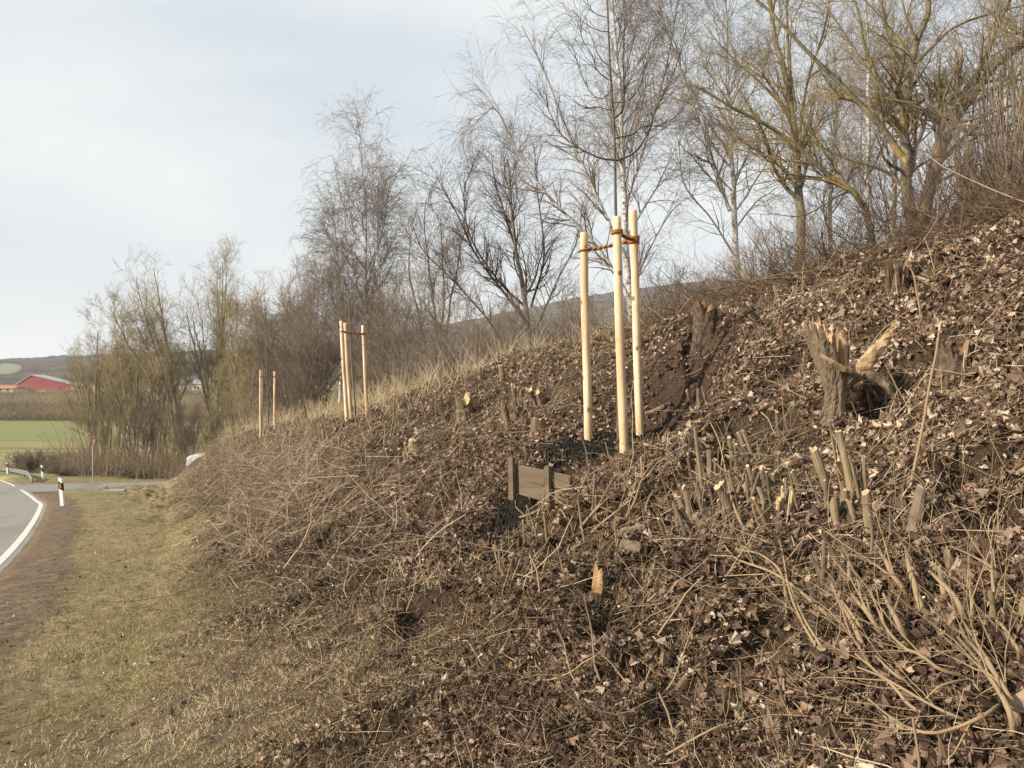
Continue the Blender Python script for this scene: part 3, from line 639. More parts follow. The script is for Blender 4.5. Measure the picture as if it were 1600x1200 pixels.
def support(stakes, ropez, r, label, knot=None, seed=0, ties=((0,1),(1,2)), rr=.009):
    rng = np.random.default_rng(seed); c = np.mean([s[0] for s in stakes], 0)
    root = empty('tree_support', c, label, 'tree stakes', 'three stake supports for the newly planted trees')
    for i, (a, b) in enumerate(stakes):
        mb = MB(); a = np.array(a); b = np.array(b); d = nrm(b-a); L = np.linalg.norm(b-a); K = 22
        t = np.linspace(0, 1, K); Q = (a-d*.15)+d*(L+.15)*t[:,None]; Q[:,:2] += (.004*np.sin(t*7+i))[:,None]
        R = r*(1.03-.06*t+.02*np.sin(t*23+i*2)); Q = np.vstack([Q, Q[-1]+d*.010]); R = np.r_[R, r*.80]
        mb.tube(Q, R, 18); o = mb.build('stake', M['peeled_wood'], root, smooth=True); o.location = (0,0,0)
        me = o.data; V = np.empty(len(me.vertices)*3, np.float32); me.vertices.foreach_get('co', V); V = V.reshape(-1,3)-c.astype(np.float32); me.vertices.foreach_set('co', V.ravel()); me.update()
        for p in me.polygons:
            if p.center.z > (b-c)[2]-.004: p.use_smooth = False
    mb = MB(); cs = []
    for (a, b), z, tn in zip(stakes, ropez, knot or (1.6,)*3): cs.append(ring_rope(mb, (np.array(a), np.array(b)), r, z, tn, rr, rng))
    for i, j in ties: strand(mb, cs[i], cs[j], rr, .012, 5, rng)
    V = np.vstack(mb.V); mb.V = [V-c]; mb.build('rope', M['coir'], root, smooth=True)
    return cs
S1 = (hit(919,687,rough=False), P3(912,365,8.0)); S2 = (hit(975,712,rough=False), P3(963,340,7.25)); S3 = (hit(1000,683,rough=False), P3(989,330,8.0))
cs = support([S1, S2, S3], [P3(0,391,8.0)[2], P3(0,362,7.25)[2], P3(0,374,8.0)[2]], .041, 'nearest support of three tall peeled stakes tied with coir rope around a young tree', (1.3, 2.4, 4.6), 1, ((0,2),(1,2),(1,2)), .011)
def groupst(pts, d, lab, seed):
    st = []
    for (u0,v0,u1,v1,dd) in pts:
        a = P3(u0,v0,dd); a[2] = float(height(np.array([a[0]]), np.array([a[1]]))[0])-.02; st.append((a, P3(u1,v1,dd)))
    z = st[0][1][2]-.22; support(st, [z, z+.01, z], .041, lab, (1.5,1.5,2.0), seed, ((0,1),(1,2),(0,2)), .012); return st
G2 = groupst([(542,657,533,502,17.5),(549,655,539,505,17.9),(574,648,567,509,18.4)], 17.8, 'middle support of three peeled stakes tied with rope, halfway along the bank', 2)
G3 = groupst([(407,673,407,579,29.7),(429,666,429,581,30.4),(409,672,409,581,30.9)], 29.9, 'farthest support of peeled stakes tied with rope, near the end of the bank', 3)
def young(pts, d, r0, r1, limbs, label, seed, n2=60, mat='bark_olive', b=None):
    rng = np.random.default_rng(seed); P = [P3(u,v,dd) for u,v,dd in pts]
    if b is not None: P[0] = b
    root = empty('young_tree', P[0], label, 'young tree'); T = line(P, r0, r1, 30)
    Ls = [line([P3(u,v,dd) for u,v,dd in l], rr*1.12, .0022, 20, .007, rng) for l, rr in limbs]
    def sh(x): return x[0]-P[0], x[1]
    bset('trunk', [sh(T)], M[mat], root, [8])
    L1 = cat(*Ls) if Ls else spawn(T, 14, rng, (.45,.98), (25,50), .7, rf=.45, K=8, up=.1, shape=lambda t: 1.2-t*.8)
    L2 = spawn(L1, n2, rng, (.2,1), (20,50), .35, rf=.6, rmin=.0022, K=6, up=.10, wander=.1)
    L0b = spawn(T, 12, rng, (.5,1), (30,60), .30, rf=.35, rmin=.0022, K=6, up=.15)
    L3 = spawn(cat(L2, L0b), n2, rng, (.2,1), (20,50), .14, rf=.6, rmin=.0018, K=4, up=.1)
    bset('crown', [sh(L1), sh(L2), sh(L0b), sh(L3)], M['bark_dark'], root, [6,4,4,3])
def z8(p, d): return [(800+x/4., y/4., d) for x, y in p]
young([(967,680,7.75),(966,560,7.75),(965,450,7.72),(962,330,7.7),(960,215,7.7),(953,100,7.7),(949,0,7.7),(945,-130,7.7)], 7.7, .022, .007,
  [(z8([(640,1000),(540,985),(420,920),(310,830),(270,750),(225,640),(190,560)], 7.6), .010), (z8([(650,1005),(740,970),(810,900),(870,780),(900,680),(1000,480),(1060,320),(1090,150)], 7.8), .0095),
   (z8([(630,750),(690,690),(697,560),(685,400),(690,200),(700,40)], 7.75), .0085), (z8([(645,865),(760,840),(820,800),(930,790),(1050,720),(1110,630),(1190,555)], 7.6), .007),
   (z8([(605,500),(530,440),(500,350),(440,250),(420,120)], 7.65), .006), (z8([(610,200),(520,180),(440,130),(380,60)], 7.7), .005), (z8([(600,110),(530,90),(480,30),(460,-60)], 7.7), .0045),
   (z8([(630,690),(540,670),(450,680),(400,650)], 7.7), .005), (z8([(640,640),(720,640),(800,560),(830,440),(900,300)], 7.8), .005), (z8([(620,560),(560,620),(480,560),(420,420),(380,290)], 7.6), .005)],
  'nearest young tree with dark upcurving branches, tied between three stakes', 5, 190, b=hit(967,690))
young([(556,655,18),(549,560,18),(545,470,18),(541,380,18),(538,300,18)], 18, .022, .005, [], 'young tree tied between the middle group of stakes', 6, 50, 'bark_grey')
young([(419,672,30),(417,580,30),(414,500,30),(412,432,30)], 30, .024, .006, [], 'slender young tree tied between the farthest stakes', 7, 30, 'bark_grey')
# ================================================================ BOARD THAT HOLDS THE SOIL
def board():
    a = hit(803,775); d = a[1]+.02
    A = P3(803,755,6.75); B = P3(893,775,6.35); c = (A+B)/2; L = np.linalg.norm((B-A)[:2]); rz = math.atan2(B[1]-A[1], B[0]-A[0])
    root = empty('retaining_board', c, 'weathered two board edging with two square pegs below the nearest staked tree', 'wooden board', rz=rz)
    z1 = P3(0,727,6.6)[2]-c[2]; h = .125
    for k, (dz, tl) in enumerate(((0,-.02),(-h-.006,.01))):
        mb = MB(); mb.box((0,0,z1-.03-h/2+dz-.0), (L-(.0 if k else .01),.024,h), b=.003, tilt=.115+tl); mb.build('board', M['board_wood'], root)
    for x, zt, w in ((-L/2+.015, .035, .052), (L*.16, -.01, .046)):
        mb = MB(); mb.box((x,-.012-w/2-.003,z1-.16+zt), (w,w*.8,.36), b=.004, tilt=-.03); mb.build('peg', M['board_wood'], root)
board()
# ================================================================ STUMPS, CUT STEMS, LOGS
def stem_mb(a, b, r0, r1, rng, K=9, ragged=.0, sides=10, bend=.03):
    a = np.array(a, float); b = np.array(b, float); t = np.linspace(0,1,K)[:,None]; L = np.linalg.norm(b-a)
    p = nrm(np.cross(b-a, rng.normal(size=3))); Q = a+(b-a)*t+p*np.sin(t*np.pi)*bend*L*rng.uniform(-1.5,1.5)
    R = (r0+(r1-r0)*t[:,0])*(1+.06*rng.normal(size=K)); R[0] *= 1.2; mb = MB()
    V, q = tubes(Q[None], R[None], sides); d = nrm(b-a); tilt = nrm(rng.normal(size=3)); top = V[-sides:]
    V[-sides:] += d*((top-b)@tilt)[:,None]*rng.uniform(.3,.9)+d*rng.uniform(-1,1,(sides,1))*ragged
    V += rng.normal(size=V.shape)*r0*.035; ring = V[-sides:]; cc = ring.mean(0)+d*rng.uniform(-1,1)*ragged
    mb.add(V, q=q, m=0); inner = ring*.5+cc*.5+d*rng.uniform(-1,1,(sides,1))*(ragged*.8+.002)
    mb.add(np.vstack([ring, inner, cc]), q=[(i,(i+1)%sides,sides+(i+1)%sides,sides+i) for i in range(sides)], t=[(sides+i,sides+(i+1)%sides,2*sides) for i in range(sides)], m=1)
    return mb
def off(mb, c): mb.V = [np.vstack(mb.V)-c]; return mb
def coppice(label, stems, seed, ragged=.006, name='coppiced_stump', catg='cut stump', group='cut stumps on the bank', d=None, mat='stump_bark', far=0.):
    rng = np.random.default_rng(seed); bp = [hit(s[0], s[1]+2) for s in stems]; dm = np.median([b[1] for b in bp]) if d is None else d
    base = [P3(s[0], s[1], .55*dm+.45*b[1]) for s, b in zip(stems, bp)]; c = np.mean(base, 0); c[2] = float(height(c[:1], c[1:2])[0])
    root = empty(name, c, label, catg, group)
    for s, a in zip(stems, base):
        dd = a[1]; gz = float(height(a[:1], a[1:2])[0]); top = P3(s[2], s[3], dd+rng.uniform(-.06,.06)); a = a.copy(); a[2] = min(a[2], gz)-.03
        r = s[4]/2*dd/F; mb = stem_mb(a, top, r*1.12, r*.95, rng, ragged=ragged*(r/.025)); off(mb, c).build('cut_stem', None, root, smooth=False, mats=[M[mat], M['cut_wood']])
    if len(stems) >= 4 and far == 0.:
        sp = min(.20, np.ptp([b[0] for b in base])*.42+.05); n = 22; K = 7; th = np.arange(n)/n*2*np.pi; V = []
        for k in range(K):
            t = k/(K-1); rr = sp*(1.05-.75*t**1.5)*(1+.5*fbm(np.cos(th)*2+seed, np.sin(th)*2+t*2, 3, seed)*2)
            V.append(np.c_[rr*np.cos(th), rr*np.sin(th)*.6, -.09+.16*t+.03*np.sin(th*5+seed)*t])
        V = np.vstack(V+[np.array([(0,0,.08)])]); V = V+rng.normal(size=V.shape)*.008; mb = MB(); mb.add(V, q=[(k*n+i, k*n+(i+1)%n, (k+1)*n+(i+1)%n, (k+1)*n+i) for k in range(K-1) for i in range(n)], t=[((K-1)*n+i, (K-1)*n+(i+1)%n, K*n) for i in range(n)])
        mb.build('root_stool', M['stump_bark'], root, smooth=False)
        for j in range(int(len(stems)*1.4)):
            a = np.array((c[0]+rng.normal()*sp*.6, c[1]+rng.normal()*sp*.4, 0.)); a[2] = float(height(a[:1], a[1:2])[0])-.02; r = rng.uniform(.004,.013)*(1 if c[1] < 9 else 1.3)
            top = a+np.array((rng.normal()*.05-.02, rng.normal()*.04, rng.uniform(.07,.26)))
            mb = stem_mb(a, top, r*1.15, r*.9, rng, K=6, ragged=.006, sides=7, bend=.06); off(mb, c).build('cut_stem', None, root, smooth=False, mats=[M['grey_bark' if j % 3 else 'hazel_bark'], M['cut_wood']])
    return root
def z6(L): return [(1050+a/4., 640+b/4., 1050+c/4., 640+d/4., w/4.) for a,b,c,d,w in L]
def z4(L): return [(700+a/4., 580+b/4., 700+c/4., 580+d/4., w/4.) for a,b,c,d,w in L]
def z2(L): return [(380+a/4., 440+b/4., 380+c/4., 440+d/4., w/4.) for a,b,c,d,w in L]
simple('hazel_bark', (.195,.145,.085), .8, .45, 14, .4, (1,1,.3))
simple('grey_bark', (.15,.112,.075), .85, .45, 14, .6, (1,1,.3))
coppice('tall multi stem hazel stump with pale cut ends, right of the middle foreground', z6([(1040,530,885,245,58),(1140,450,1040,135,46),(1250,900,1212,515,58),(1065,800,1010,560,52),(1215,820,1105,570,34),(1185,640,1110,290,20),(1065,330,985,75,13),(1090,640,1080,490,60),(1300,760,1265,580,34)]), 41, .010, mat='hazel_bark')
coppice('split pale stem leaning across the tall hazel stump', z6([(1150,470,1035,330,55)]), 42, .02, name='leaning_stump', mat='split_wood')
coppice('thick upright cut stem standing alone near the right edge', z6([(1490,790,1562,500,74)]), 43, .008, mat='grey_bark')
coppice('ring of thick cut stems around a dark hollow, left of the tall hazel stump', z6([(150,770,45,612,34),(125,705,90,512,38),(85,610,40,545,38),(405,700,285,482,52),(355,650,310,455,36),(500,690,465,400,17),(330,700,290,560,30),(200,560,150,460,34)]), 44, .006, mat='grey_bark')
coppice('row of brown cut stems with orange tips behind the ring of thick stems', z6([(240,440,235,255,44),(195,435,175,285,50),(130,420,100,300,24),(80,505,55,350,17),(275,440,270,310,20),(160,440,150,350,16)]), 45, .006, mat='grey_bark')
coppice('bundle of four slanting grey cut stems above the orange tipped row', z6([(395,305,355,172,28),(480,300,415,142,32),(515,285,442,132,24),(495,345,400,215,18),(560,310,530,200,12),(395,455,365,300,14)]), 46, .005, mat='grey_bark')
coppice('short single cut stem beside a white fungus covered stump', z6([(805,540,752,385,34)]), 47, .008, mat='grey_bark')
coppice('thin upright cut stem below the split hollow stump, seen above the short logs', z6([(670,145,655,10,24)]), 48, .006, mat='grey_bark')
coppice('weathered grey stump crowned with pale bracket fungus', z6([(580,500,565,360,40),(640,520,630,400,26),(530,500,510,385,26),(610,625,590,390,19)]), 49, .015, mat='grey_bark')
coppice('splintered pale stump with torn fibres standing up', z6([(655,740,690,480,16),(670,700,665,560,34),(700,800,742,485,10),(745,660,755,535,36),(690,690,700,520,14)]), 50, .04, mat='cut_wood', name='splintered_stump')
coppice('rugged brown stump with torn upright fragments left of the nearest stakes', z4([(385,380,345,205,44),(430,250,408,105,34),(470,250,432,172,14),(545,215,505,112,46),(590,230,560,130,26),(470,200,460,120,30),(420,330,470,250,18)]), 51, .03, mat='stump_bark')
coppice('forked pair of cut stems right of the nearest stakes', z4([(1562,255,1492,118,24),(1572,245,1560,110,26)]), 52, .006, mat='hazel_bark')
coppice('clump of thin cut rods directly below the wooden board', z4([(618,1065,600,885,20),(595,985,492,838,12),(872,1140,812,800,13),(1002,1085,1000,925,22),(922,960,918,645,13),(1038,865,1046,690,12),(500,1080,470,930,14),(930,900,925,780,18)]), 53, .004, mat='hazel_bark', far=1.)
coppice('slanted cut broad stump with a pale face far up the bank', z2([(1385,900,1372,745,105),(1425,780,1415,712,28)]), 54, .03, mat='grey_bark')
coppice('small cut stump pair on the ridge between the two farther stake groups', z2([(375,865,378,815,36),(340,870,335,840,24)]), 55, .01, mat='hazel_bark')
coppice('cluster of low pale cut stumps under the middle stakes', z2([(1070,1055,1060,995,62),(980,1080,975,1045,30),(910,1090,895,1045,22),(1020,1060,1015,1010,22)]), 56, .01, mat='hazel_bark')
coppice('thin cut stems left below the middle stakes', z2([(510,1010,490,890,18),(535,1005,520,935,16),(295,1130,285,1080,14),(395,1130,392,1095,12)]), 57, .004, mat='hazel_bark')
coppice('slim upright cut stems to the right of the middle stakes', z2([(915,860,945,715,13),(1165,870,1115,745,12),(1210,860,1205,720,10),(880,1010,888,880,10)]), 58, .004, mat='hazel_bark')
coppice('stub of cut branch on the ridge left of the nearest stakes', [(786,590,782,570,9),(792,592,800,578,4)], 59, .004, mat='hazel_bark')
coppice('few bare cut shoots standing at the foot of the bank end', [(371,690,370,678,3.5),(385,688,384,676,3),(366,692,366,682,3)], 60, .003, mat='hazel_bark')
coppice('pair of cut stems between the retaining board and the ring of thick stems', [(1085,800,1068,760,8),(1065,835,1058,790,9),(1100,700,1086,668,6)], 61, .006, mat='hazel_bark')
coppice('leaning stub with orange cut at the right edge', [(1583,1010,1600,935,9),(1560,980,1548,925,9)], 62, .006, mat='hazel_bark')
coppice('dark thin stubs in a row below the tall hazel stump', [(1290,905,1272,862,8),(1312,900,1300,855,9),(1285,965,1262,905,10),(1330,925,1318,880,7)], 63, .008, mat='stump_bark')
coppice('short thick stub half buried at the right of the bank', [(1490,900,1478,858,14),(1505,905,1500,880,9)], 64, .008, mat='stump_bark')
def broad_stump(label, u, v, wpx, hpx, seed, mat='stump_bark', leaves_=0, name='old_stump', lean=(0,0), jag=.3, top='split_wood'):
    rng = np.random.default_rng(seed); c = hit(u, v); s_ = c[1]/F; r = wpx*s_/2; h = hpx*s_; n = 26; K = 14
    root = empty(name, c, label, 'stump', 'cut stumps on the bank'); th = np.arange(n)/n*2*np.pi
    jt = 1-jag*np.abs(fbm(np.cos(th)*2+seed, np.sin(th)*2, 3, seed))*2.2
    V = []
    for k in range(K):
        t = k/(K-1); f = 1+.55*(1-t)**4*(1+.6*np.cos(th*3+seed)+.4*np.cos(th*5))
        rr = r*f*(1+.22*fbm(np.cos(th)*1.5+t*1.2, np.sin(th)*1.5+seed, 3, seed+4)*2)
        V.append(np.c_[rr*np.cos(th)+lean[0]*h*t, rr*np.sin(th)+lean[1]*h*t, -.2+(h+.2)*t*(jt if k else 1+0*th)])
    V = np.vstack(V); mb = MB(); q = [(k*n+i, k*n+(i+1)%n, (k+1)*n+(i+1)%n, (k+1)*n+i) for k in range(K-1) for i in range(n)]; mb.add(V, q=q)
    mb.build('trunk_base', M[mat], root, smooth=False)
    ring = V[-n:]; cc = ring.mean(0); rg = [ring]; 
    for f in (.75,.5,.25): rg.append(ring*f+cc*(1-f)+np.c_[0*th,0*th,rng.normal(size=n)*h*.10*jag*2-.02*h])
    rg.append(cc[None]-(0,0,h*.1*jag*3)); W = np.vstack(rg); mb = MB()
    mb.add(W, q=[(k*n+i, k*n+(i+1)%n, (k+1)*n+(i+1)%n, (k+1)*n+i) for k in range(3) for i in range(n)], t=[(3*n+i, 3*n+(i+1)%n, 4*n) for i in range(n)]); mb.build('broken_top', M[top], root, smooth=False)
    return root
broad_stump('dark rotten broken stump on the ridge right of the nearest stakes', 1103, 535, 38, 62, 71, 'stump_dark', jag=.6, top='rotten_wood')
broad_stump('broad dark stump topped with dead leaves, right of the split hollow stump', 1492, 592, 52, 60, 72, 'stump_dark', jag=.5, top='rotten_wood')
broad_stump('gnarled old root stock beneath the multi stem tree on the crest', 1402, 462, 34, 56, 73, 'stump_dark', jag=.9, top='rotten_wood')
broad_stump('low mossy stump lump beside the rugged brown stump', 842, 678, 24, 24, 74, 'grey_bark', jag=.2)
broad_stump('tall cut trunk stump on the crest beside the double stemmed tree', 1241, 432, 11, 46, 75, 'stump_bark', jag=.3, top='rotten_wood')
broad_stump('dark hollow stump between the two farther stake groups', 588, 652, 22, 14, 76, 'stump_dark', jag=.6, top='rotten_wood')
simple('cut_split', (.42,.29,.165), .8, .7, 22, .7, (1,1,.2))
def split_stump():
    rng = np.random.default_rng(81); b = hit(1302, 655); d = b[1]; k = d/F/4
    def Z(x, y, dd=0): p = P3(1200+x/4., 460+y/4., d+dd); return p
    root = empty('torn_stump', b, 'big torn hollow stump with pale jagged wood and a split arm', 'stump', 'cut stumps on the bank')
    ax = np.array([Z(410,830), Z(415,690), Z(425,600), Z(405,480), Z(380,330), Z(365,230), Z(362,160)]); rad = np.array([85,62,66,84,112,132,140])*k
    cy = catmull(ax, 6); tt = np.linspace(0, len(ax)-1, len(cy)); rr = np.interp(tt, range(len(ax)), rad); n = 56; K = len(cy)
    th = np.linspace(0, 2*np.pi, n, endpoint=False)      # 0 = +x, -pi/2 towards the viewer
    op = np.exp(-((((th+.9+np.pi) % (2*np.pi))-np.pi)/.95)**4)      # opening faces the viewer, a little right
    tm = 1-.50*op-.14*np.abs(rng.normal(size=n))*(1-op)-.10*(rng.uniform(size=n) < .35)*(1-op); tm = np.where((np.arange(n) % 7) == 0, tm*.93, tm)
    def surf(f, flip):
        V = []
        for j in range(K):
            t = j/(K-1)
            tq = np.minimum(t, tm)*(K-1); i = np.minimum(tq.astype(int), K-2); g = (tq-i)[:,None]; c = cy[i]*(1-g)+cy[i+1]*g; r = (rr[i]*(1-g[:,0])+rr[i+1]*g[:,0])*f*(1+.10*fbm(np.cos(th)*2.5+t, np.sin(th)*2.5+t*2, 3, 5)*2+.05*np.sin(th*9+t*3+2*fbm(th*2, th*0+t*4, 2, 9))+.12*fbm(th*6, th*0+t*9, 3, 15))
            V.append(c+np.c_[r*np.cos(th), r*np.sin(th)*.85, 0*r]-b)
        V = np.vstack(V)+rng.normal(size=(K*n,3))*.0022; q = [(j*n+i, j*n+(i+1)%n, (j+1)*n+(i+1)%n, (j+1)*n+i) for j in range(K-1) for i in range(n)]
        if flip: q = [a[::-1] for a in q]
        return V, q
    Vo, qo = surf(1, 0); mb = MB(); mb.add(Vo, q=qo); mb.build('bark', M['grey_bark'], root)
    Vi, qi = surf(.80, 1); V0 = Vi; j0 = int(K*.42); qi = [a for a in qi if min(a)//n >= j0]; mb = MB(); mb.add(Vi, q=qi)
    fl = Vi[j0*n:(j0+1)*n]; mb.add(np.vstack([fl, fl.mean(0)]), t=[(i,(i+1)%n,n) for i in range(n)])
    top = np.vstack([Vo[-n:], Vi[-n:]]); mb.add(top, q=[(i,(i+1)%n,n+(i+1)%n,n+i) for i in range(n)])
    mb.build('torn_wood', M['split_wood'], root)
    for i in range(n):
        if op[i] < .3 and i % 3 == 0:
            p = (Vo[-n+i]+Vi[-n+i])/2; h = rng.uniform(10,55)*k; w = rng.uniform(5,12)*k; e = np.array([(w,0,0),(-w*.5,w*.8,0),(-w*.5,-w*.8,0)])*1.
            mb = MB(); mb.add(np.vstack([p+e-(0,0,.02), p+e*.6+(0,0,h*.6), p+(rng.normal()*w*.5,0,h)]), q=[(0,1,4,3),(1,2,5,4),(2,0,3,5)], t=[(3,4,6),(4,5,6),(5,3,6)]); mb.build('splinter', M['cut_split'], root)
    # split arm: flattened blade
    A = catmull(np.array([Z(520,520), Z(590,460,-.02), Z(650,380,-.03), Z(720,300,-.02), Z(770,230,0), Z(798,178,.02)]), 5); wd = np.interp(np.linspace(0,1,len(A)), [0,.25,.5,.8,1], [48,52,42,24,5])*k
    V, q = tubes(A[None], wd[None], 12); dd = np.repeat(A, 12, 0); off_ = V-dd; off_[:,1] *= .45; V = dd+off_+rng.normal(size=V.shape)*.0035; mb = MB(); mb.add(V-b, q=q)
    mb.build('split_arm', M['cut_split'], root)
    mb = MB(); mb.tube(np.array([Z(430,600), Z(520,520), Z(600,500), Z(680,520,-.04), Z(750,570,-.06), Z(800,640,-.06)])-b, np.array([55,45,36,30,26,18])*k, 10, jit=.004); mb.build('root_arm', M['stump_bark'], root)
    mb = MB(); mb.tube(np.array([Z(330,380,-.12), Z(400,425,-.13), Z(470,470,-.10), Z(530,480,-.04)])-b, np.array([8,16,20,14])*k, 8, jit=.003); mb.build('torn_strip', M['cut_split'], root)
simple('cut_split', (.42,.29,.165), .8, .7, 22, .7, (1,1,.2))
split_stump()
coppice('two round cut stems in front of the big torn stump', [(1298,650,1295,609,9.5),(1313,640,1305,565,6.5)], 82, .003, mat='hazel_bark')
def log(label, p0, p1, wpx, seed, mat='grey_bark', lift=.5, name='log', catg='log'):
    rng = np.random.default_rng(seed); a = hit(*p0); b = hit(*p1); r = wpx/2*a[1]/F; a[2] += r*lift; b[2] += r*lift; L = b-a
    b = a+L*min(1, abs(p1[0]-p0[0]+.1)*2.6*a[1]/F/max(np.linalg.norm(L),1e-6)) if np.linalg.norm(L) > abs(p1[0]-p0[0])*2.6*a[1]/F else b
    mb = stem_mb(a, b, r, r*.92, rng, ragged=.006); 
    ring = mb.V[0][:10]; mb.add(np.vstack([ring, ring.mean(0)]), t=[((i+1)%10, i, 10) for i in range(10)], m=1)
    o = off(mb, a).build(name, None, None, smooth=False, mats=[M[mat], M['cut_wood']]); o.location = a; tag(o, label, catg, 'short logs left on the bank'); return o
log('short brown log lying in leaves below the forked stems', (968,838), (1008,830), 17, 91)
log('thick short log with pale sawn end facing the camera', (975,862), (1002,870), 24, 92)
log('thin pale cut piece lying beside the short single stem', (1216,716), (1238,722), 8, 93, 'hazel_bark')
log('curved grey branch piece at the right edge of the bank', (1560,832), (1606,850), 12, 94)
log('brown log end poking out behind the two sawn stems on the right', (1420,700), (1475,712), 11, 95)
log('small brown log between the stakes and the dug soil', (1010,650), (1038,643), 8, 96, 'stump_bark')
log('pale peeled stick lying in the foreground leaves', (1052,1098), (1078,1062), 11, 97, 'hazel_bark')
def slab():
    c = hit(932, 945); k = c[1]/F; rng = np.random.default_rng(98); pts = [(-8,0),(-6,30),(-3,55),(0,66),(4,52),(9,55),(10,30),(8,14),(10,-2)]
    mb = MB(); mb.prism([(a*k, b*k) for a, b in pts], .014); V = mb.V[0]; V[:,1] += V[:,2]*.15; V += rng.normal(size=V.shape)*.001
    o = mb.build('bark_slab', M['peeled_slab']); o.location = c-(0,0,.01); tag(o, 'orange torn slab of wood standing upright in the leaves', 'wood slab')
simple('peeled_slab', (.50,.30,.15), .8, .5, 25, .5, (1,1,.2)); slab()
# ================================================================ LONG BRANCHES AND SHRUB CANES
def cane_pts(px, lift):
    out = []; n = len(px); ds = [hit(u, v)[1] for u, v in px]; ds = np.array(ds); ds = .5*ds+.5*np.linspace(ds[0], ds[-1], n) if n > 2 else ds
    for i, (u, v) in enumerate(px):
        t = i/(n-1); f = lift*(math.sin(t*math.pi)*.5+t*.7)
        dmax = hit(u, v)[1]; out.append(P3(u, v, min(ds[i], dmax-.015)-f))
    return out
def r4(L): return [(1200+x*.2833, 860+y*.2833) for x, y in L]
def shrub_from(label, canes, seed, ntw=60, mat='cane', name='cut_shrub', group=None, catg='shrub', tw=.42, lift=.20):
    rng = np.random.default_rng(seed); Ls = []
    for px, w in canes:
        P = cane_pts(px, lift); r = w*.70*P[0][1]/F; P[0] = P[0]-np.array((0,0,.02)); Ls.append(line(P, r, r*.45, 22, .0012, rng))
    c = Ls[0][0][0,0].copy(); c[2] = float(height(c[:1], c[1:2])[0]); root = empty(name, c, label, catg, group)
    ntw = int(ntw*.35)
    for l in Ls: bset('cane', [(l[0]-c, l[1])], M[mat], root, [7])
    A = cat(*Ls); T1 = spawn(A, ntw, rng, (.15,1), (15,45), tw, rf=.45, rmin=.0014, K=6, up=.03, wander=.1); T2 = spawn(T1, int(ntw*1.5), rng, (.2,1), (20,50), tw*.45, rf=.6, rmin=.0010, K=4)
    if ntw > 8: bset('twigs', [(T1[0]-c, T1[1]), (T2[0]-c, T2[1])], M[mat], root, [4,3])
shrub_from('flattened shrub with thick arching canes filling the bottom right corner', [(r4(l), w) for l, w in [
 ([(1420,960),(1320,800),(1230,650),(1130,530),(1060,450)],8.5),([(1360,1060),(1330,880),(1180,640),(1050,480)],8),([(1310,800),(1270,860),(1180,920),(1000,990),(850,1000),(700,930),(560,820)],5.5),
 ([(1210,700),(1080,720),(960,750),(880,820)],4.5),([(1150,670),(950,655),(840,570),(770,550),(650,420),(560,200)],5),([(1050,950),(800,870),(680,740),(480,570)],5.5),([(870,740),(720,700),(590,580)],5),
 ([(1412,1010),(1290,760),(1180,560),(1080,400)],6),([(1180,930),(1000,900),(850,820),(640,700),(500,640)],4.5),([(1240,790),(1160,770),(1130,720)],4),([(1400,640),(1380,560),(1330,470),(1280,400)],6)]], 101, 120)
shrub_from('group of stout pale cut canes slanting up left in the lower right', [(r4(l), w) for l, w in [
 ([(570,610),(480,430),(385,255)],7.5),([(665,495),(560,360),(465,245)],8),([(795,525),(710,380),(640,240)],8),([(560,470),(500,400),(410,270)],6),([(700,540),(640,400),(590,300)],4)]], 102, 40)
shrub_from('thick upright bent branch with forks above the corner shrub', [(r4(l), w) for l, w in [
 ([(880,400),(810,200),(775,80),(760,-20)],9),([(790,270),(740,200),(680,130),(650,60),(600,-20)],7),([(870,250),(810,120),(770,80)],7),([(1110,400),(1040,270),(960,180),(890,115)],8),([(1000,330),(960,200),(945,90)],9)]], 103, 40)
shrub_from('forked branch leaning left with long thin side twigs', [(r4(l), w) for l, w in [
 ([(520,780),(270,530),(160,340),(110,200),(80,20),(60,-60)],5),([(380,630),(210,400),(120,200)],4),([(330,330),(130,190),(0,110),(-180,40),(-260,-60)],4.5),([(500,520),(420,420),(330,330)],5)]], 104, 60)
shrub_from('tall thin cane running up left past the ring of thick stems', [([(1190,868),(1150,800),(1135,740),(1124,690),(1110,660)],4),([(1230,960),(1222,900),(1190,868),(1150,860)],4.2),([(1190,868),(1150,870),(1110,868)],2.5)], 105, 20)
shrub_from('upright canes with cut tips at the right edge of the picture', [(r4(l), w) for l, w in [
 ([(1240,400),(1245,250),(1235,120),(1238,10)],5),([(1350,560),(1300,440),(1250,390)],7),([(1412,280),(1250,110),(1130,30),(1000,-30)],4.5),([(1400,430),(1300,340),(1290,320)],4.5),([(1130,420),(1120,280),(1100,150)],5)]], 106, 40)
shrub_from('tangle of pale bent canes below the board and its clump of rods', [([(700+x/4, 580+y/4) for x, y in l], w) for l, w in [
 ([(520,790),(660,745),(800,710),(910,670)],3),([(560,800),(620,830),(700,860),(740,920)],3),([(640,760),(720,830),(780,850)],3),([(730,690),(800,740),(870,780)],3),([(830,960),(920,870),(1060,740),(1140,700)],4),
 ([(900,990),(1000,920),(1150,800)],4),([(1060,980),(1160,830),(1210,680),(1280,560)],4),([(540,1080),(560,900),(600,800)],3),([(450,900),(560,870),(700,760),(850,690)],3),([(700,1170),(800,1100),(900,1060)],5)]], 107, 110)
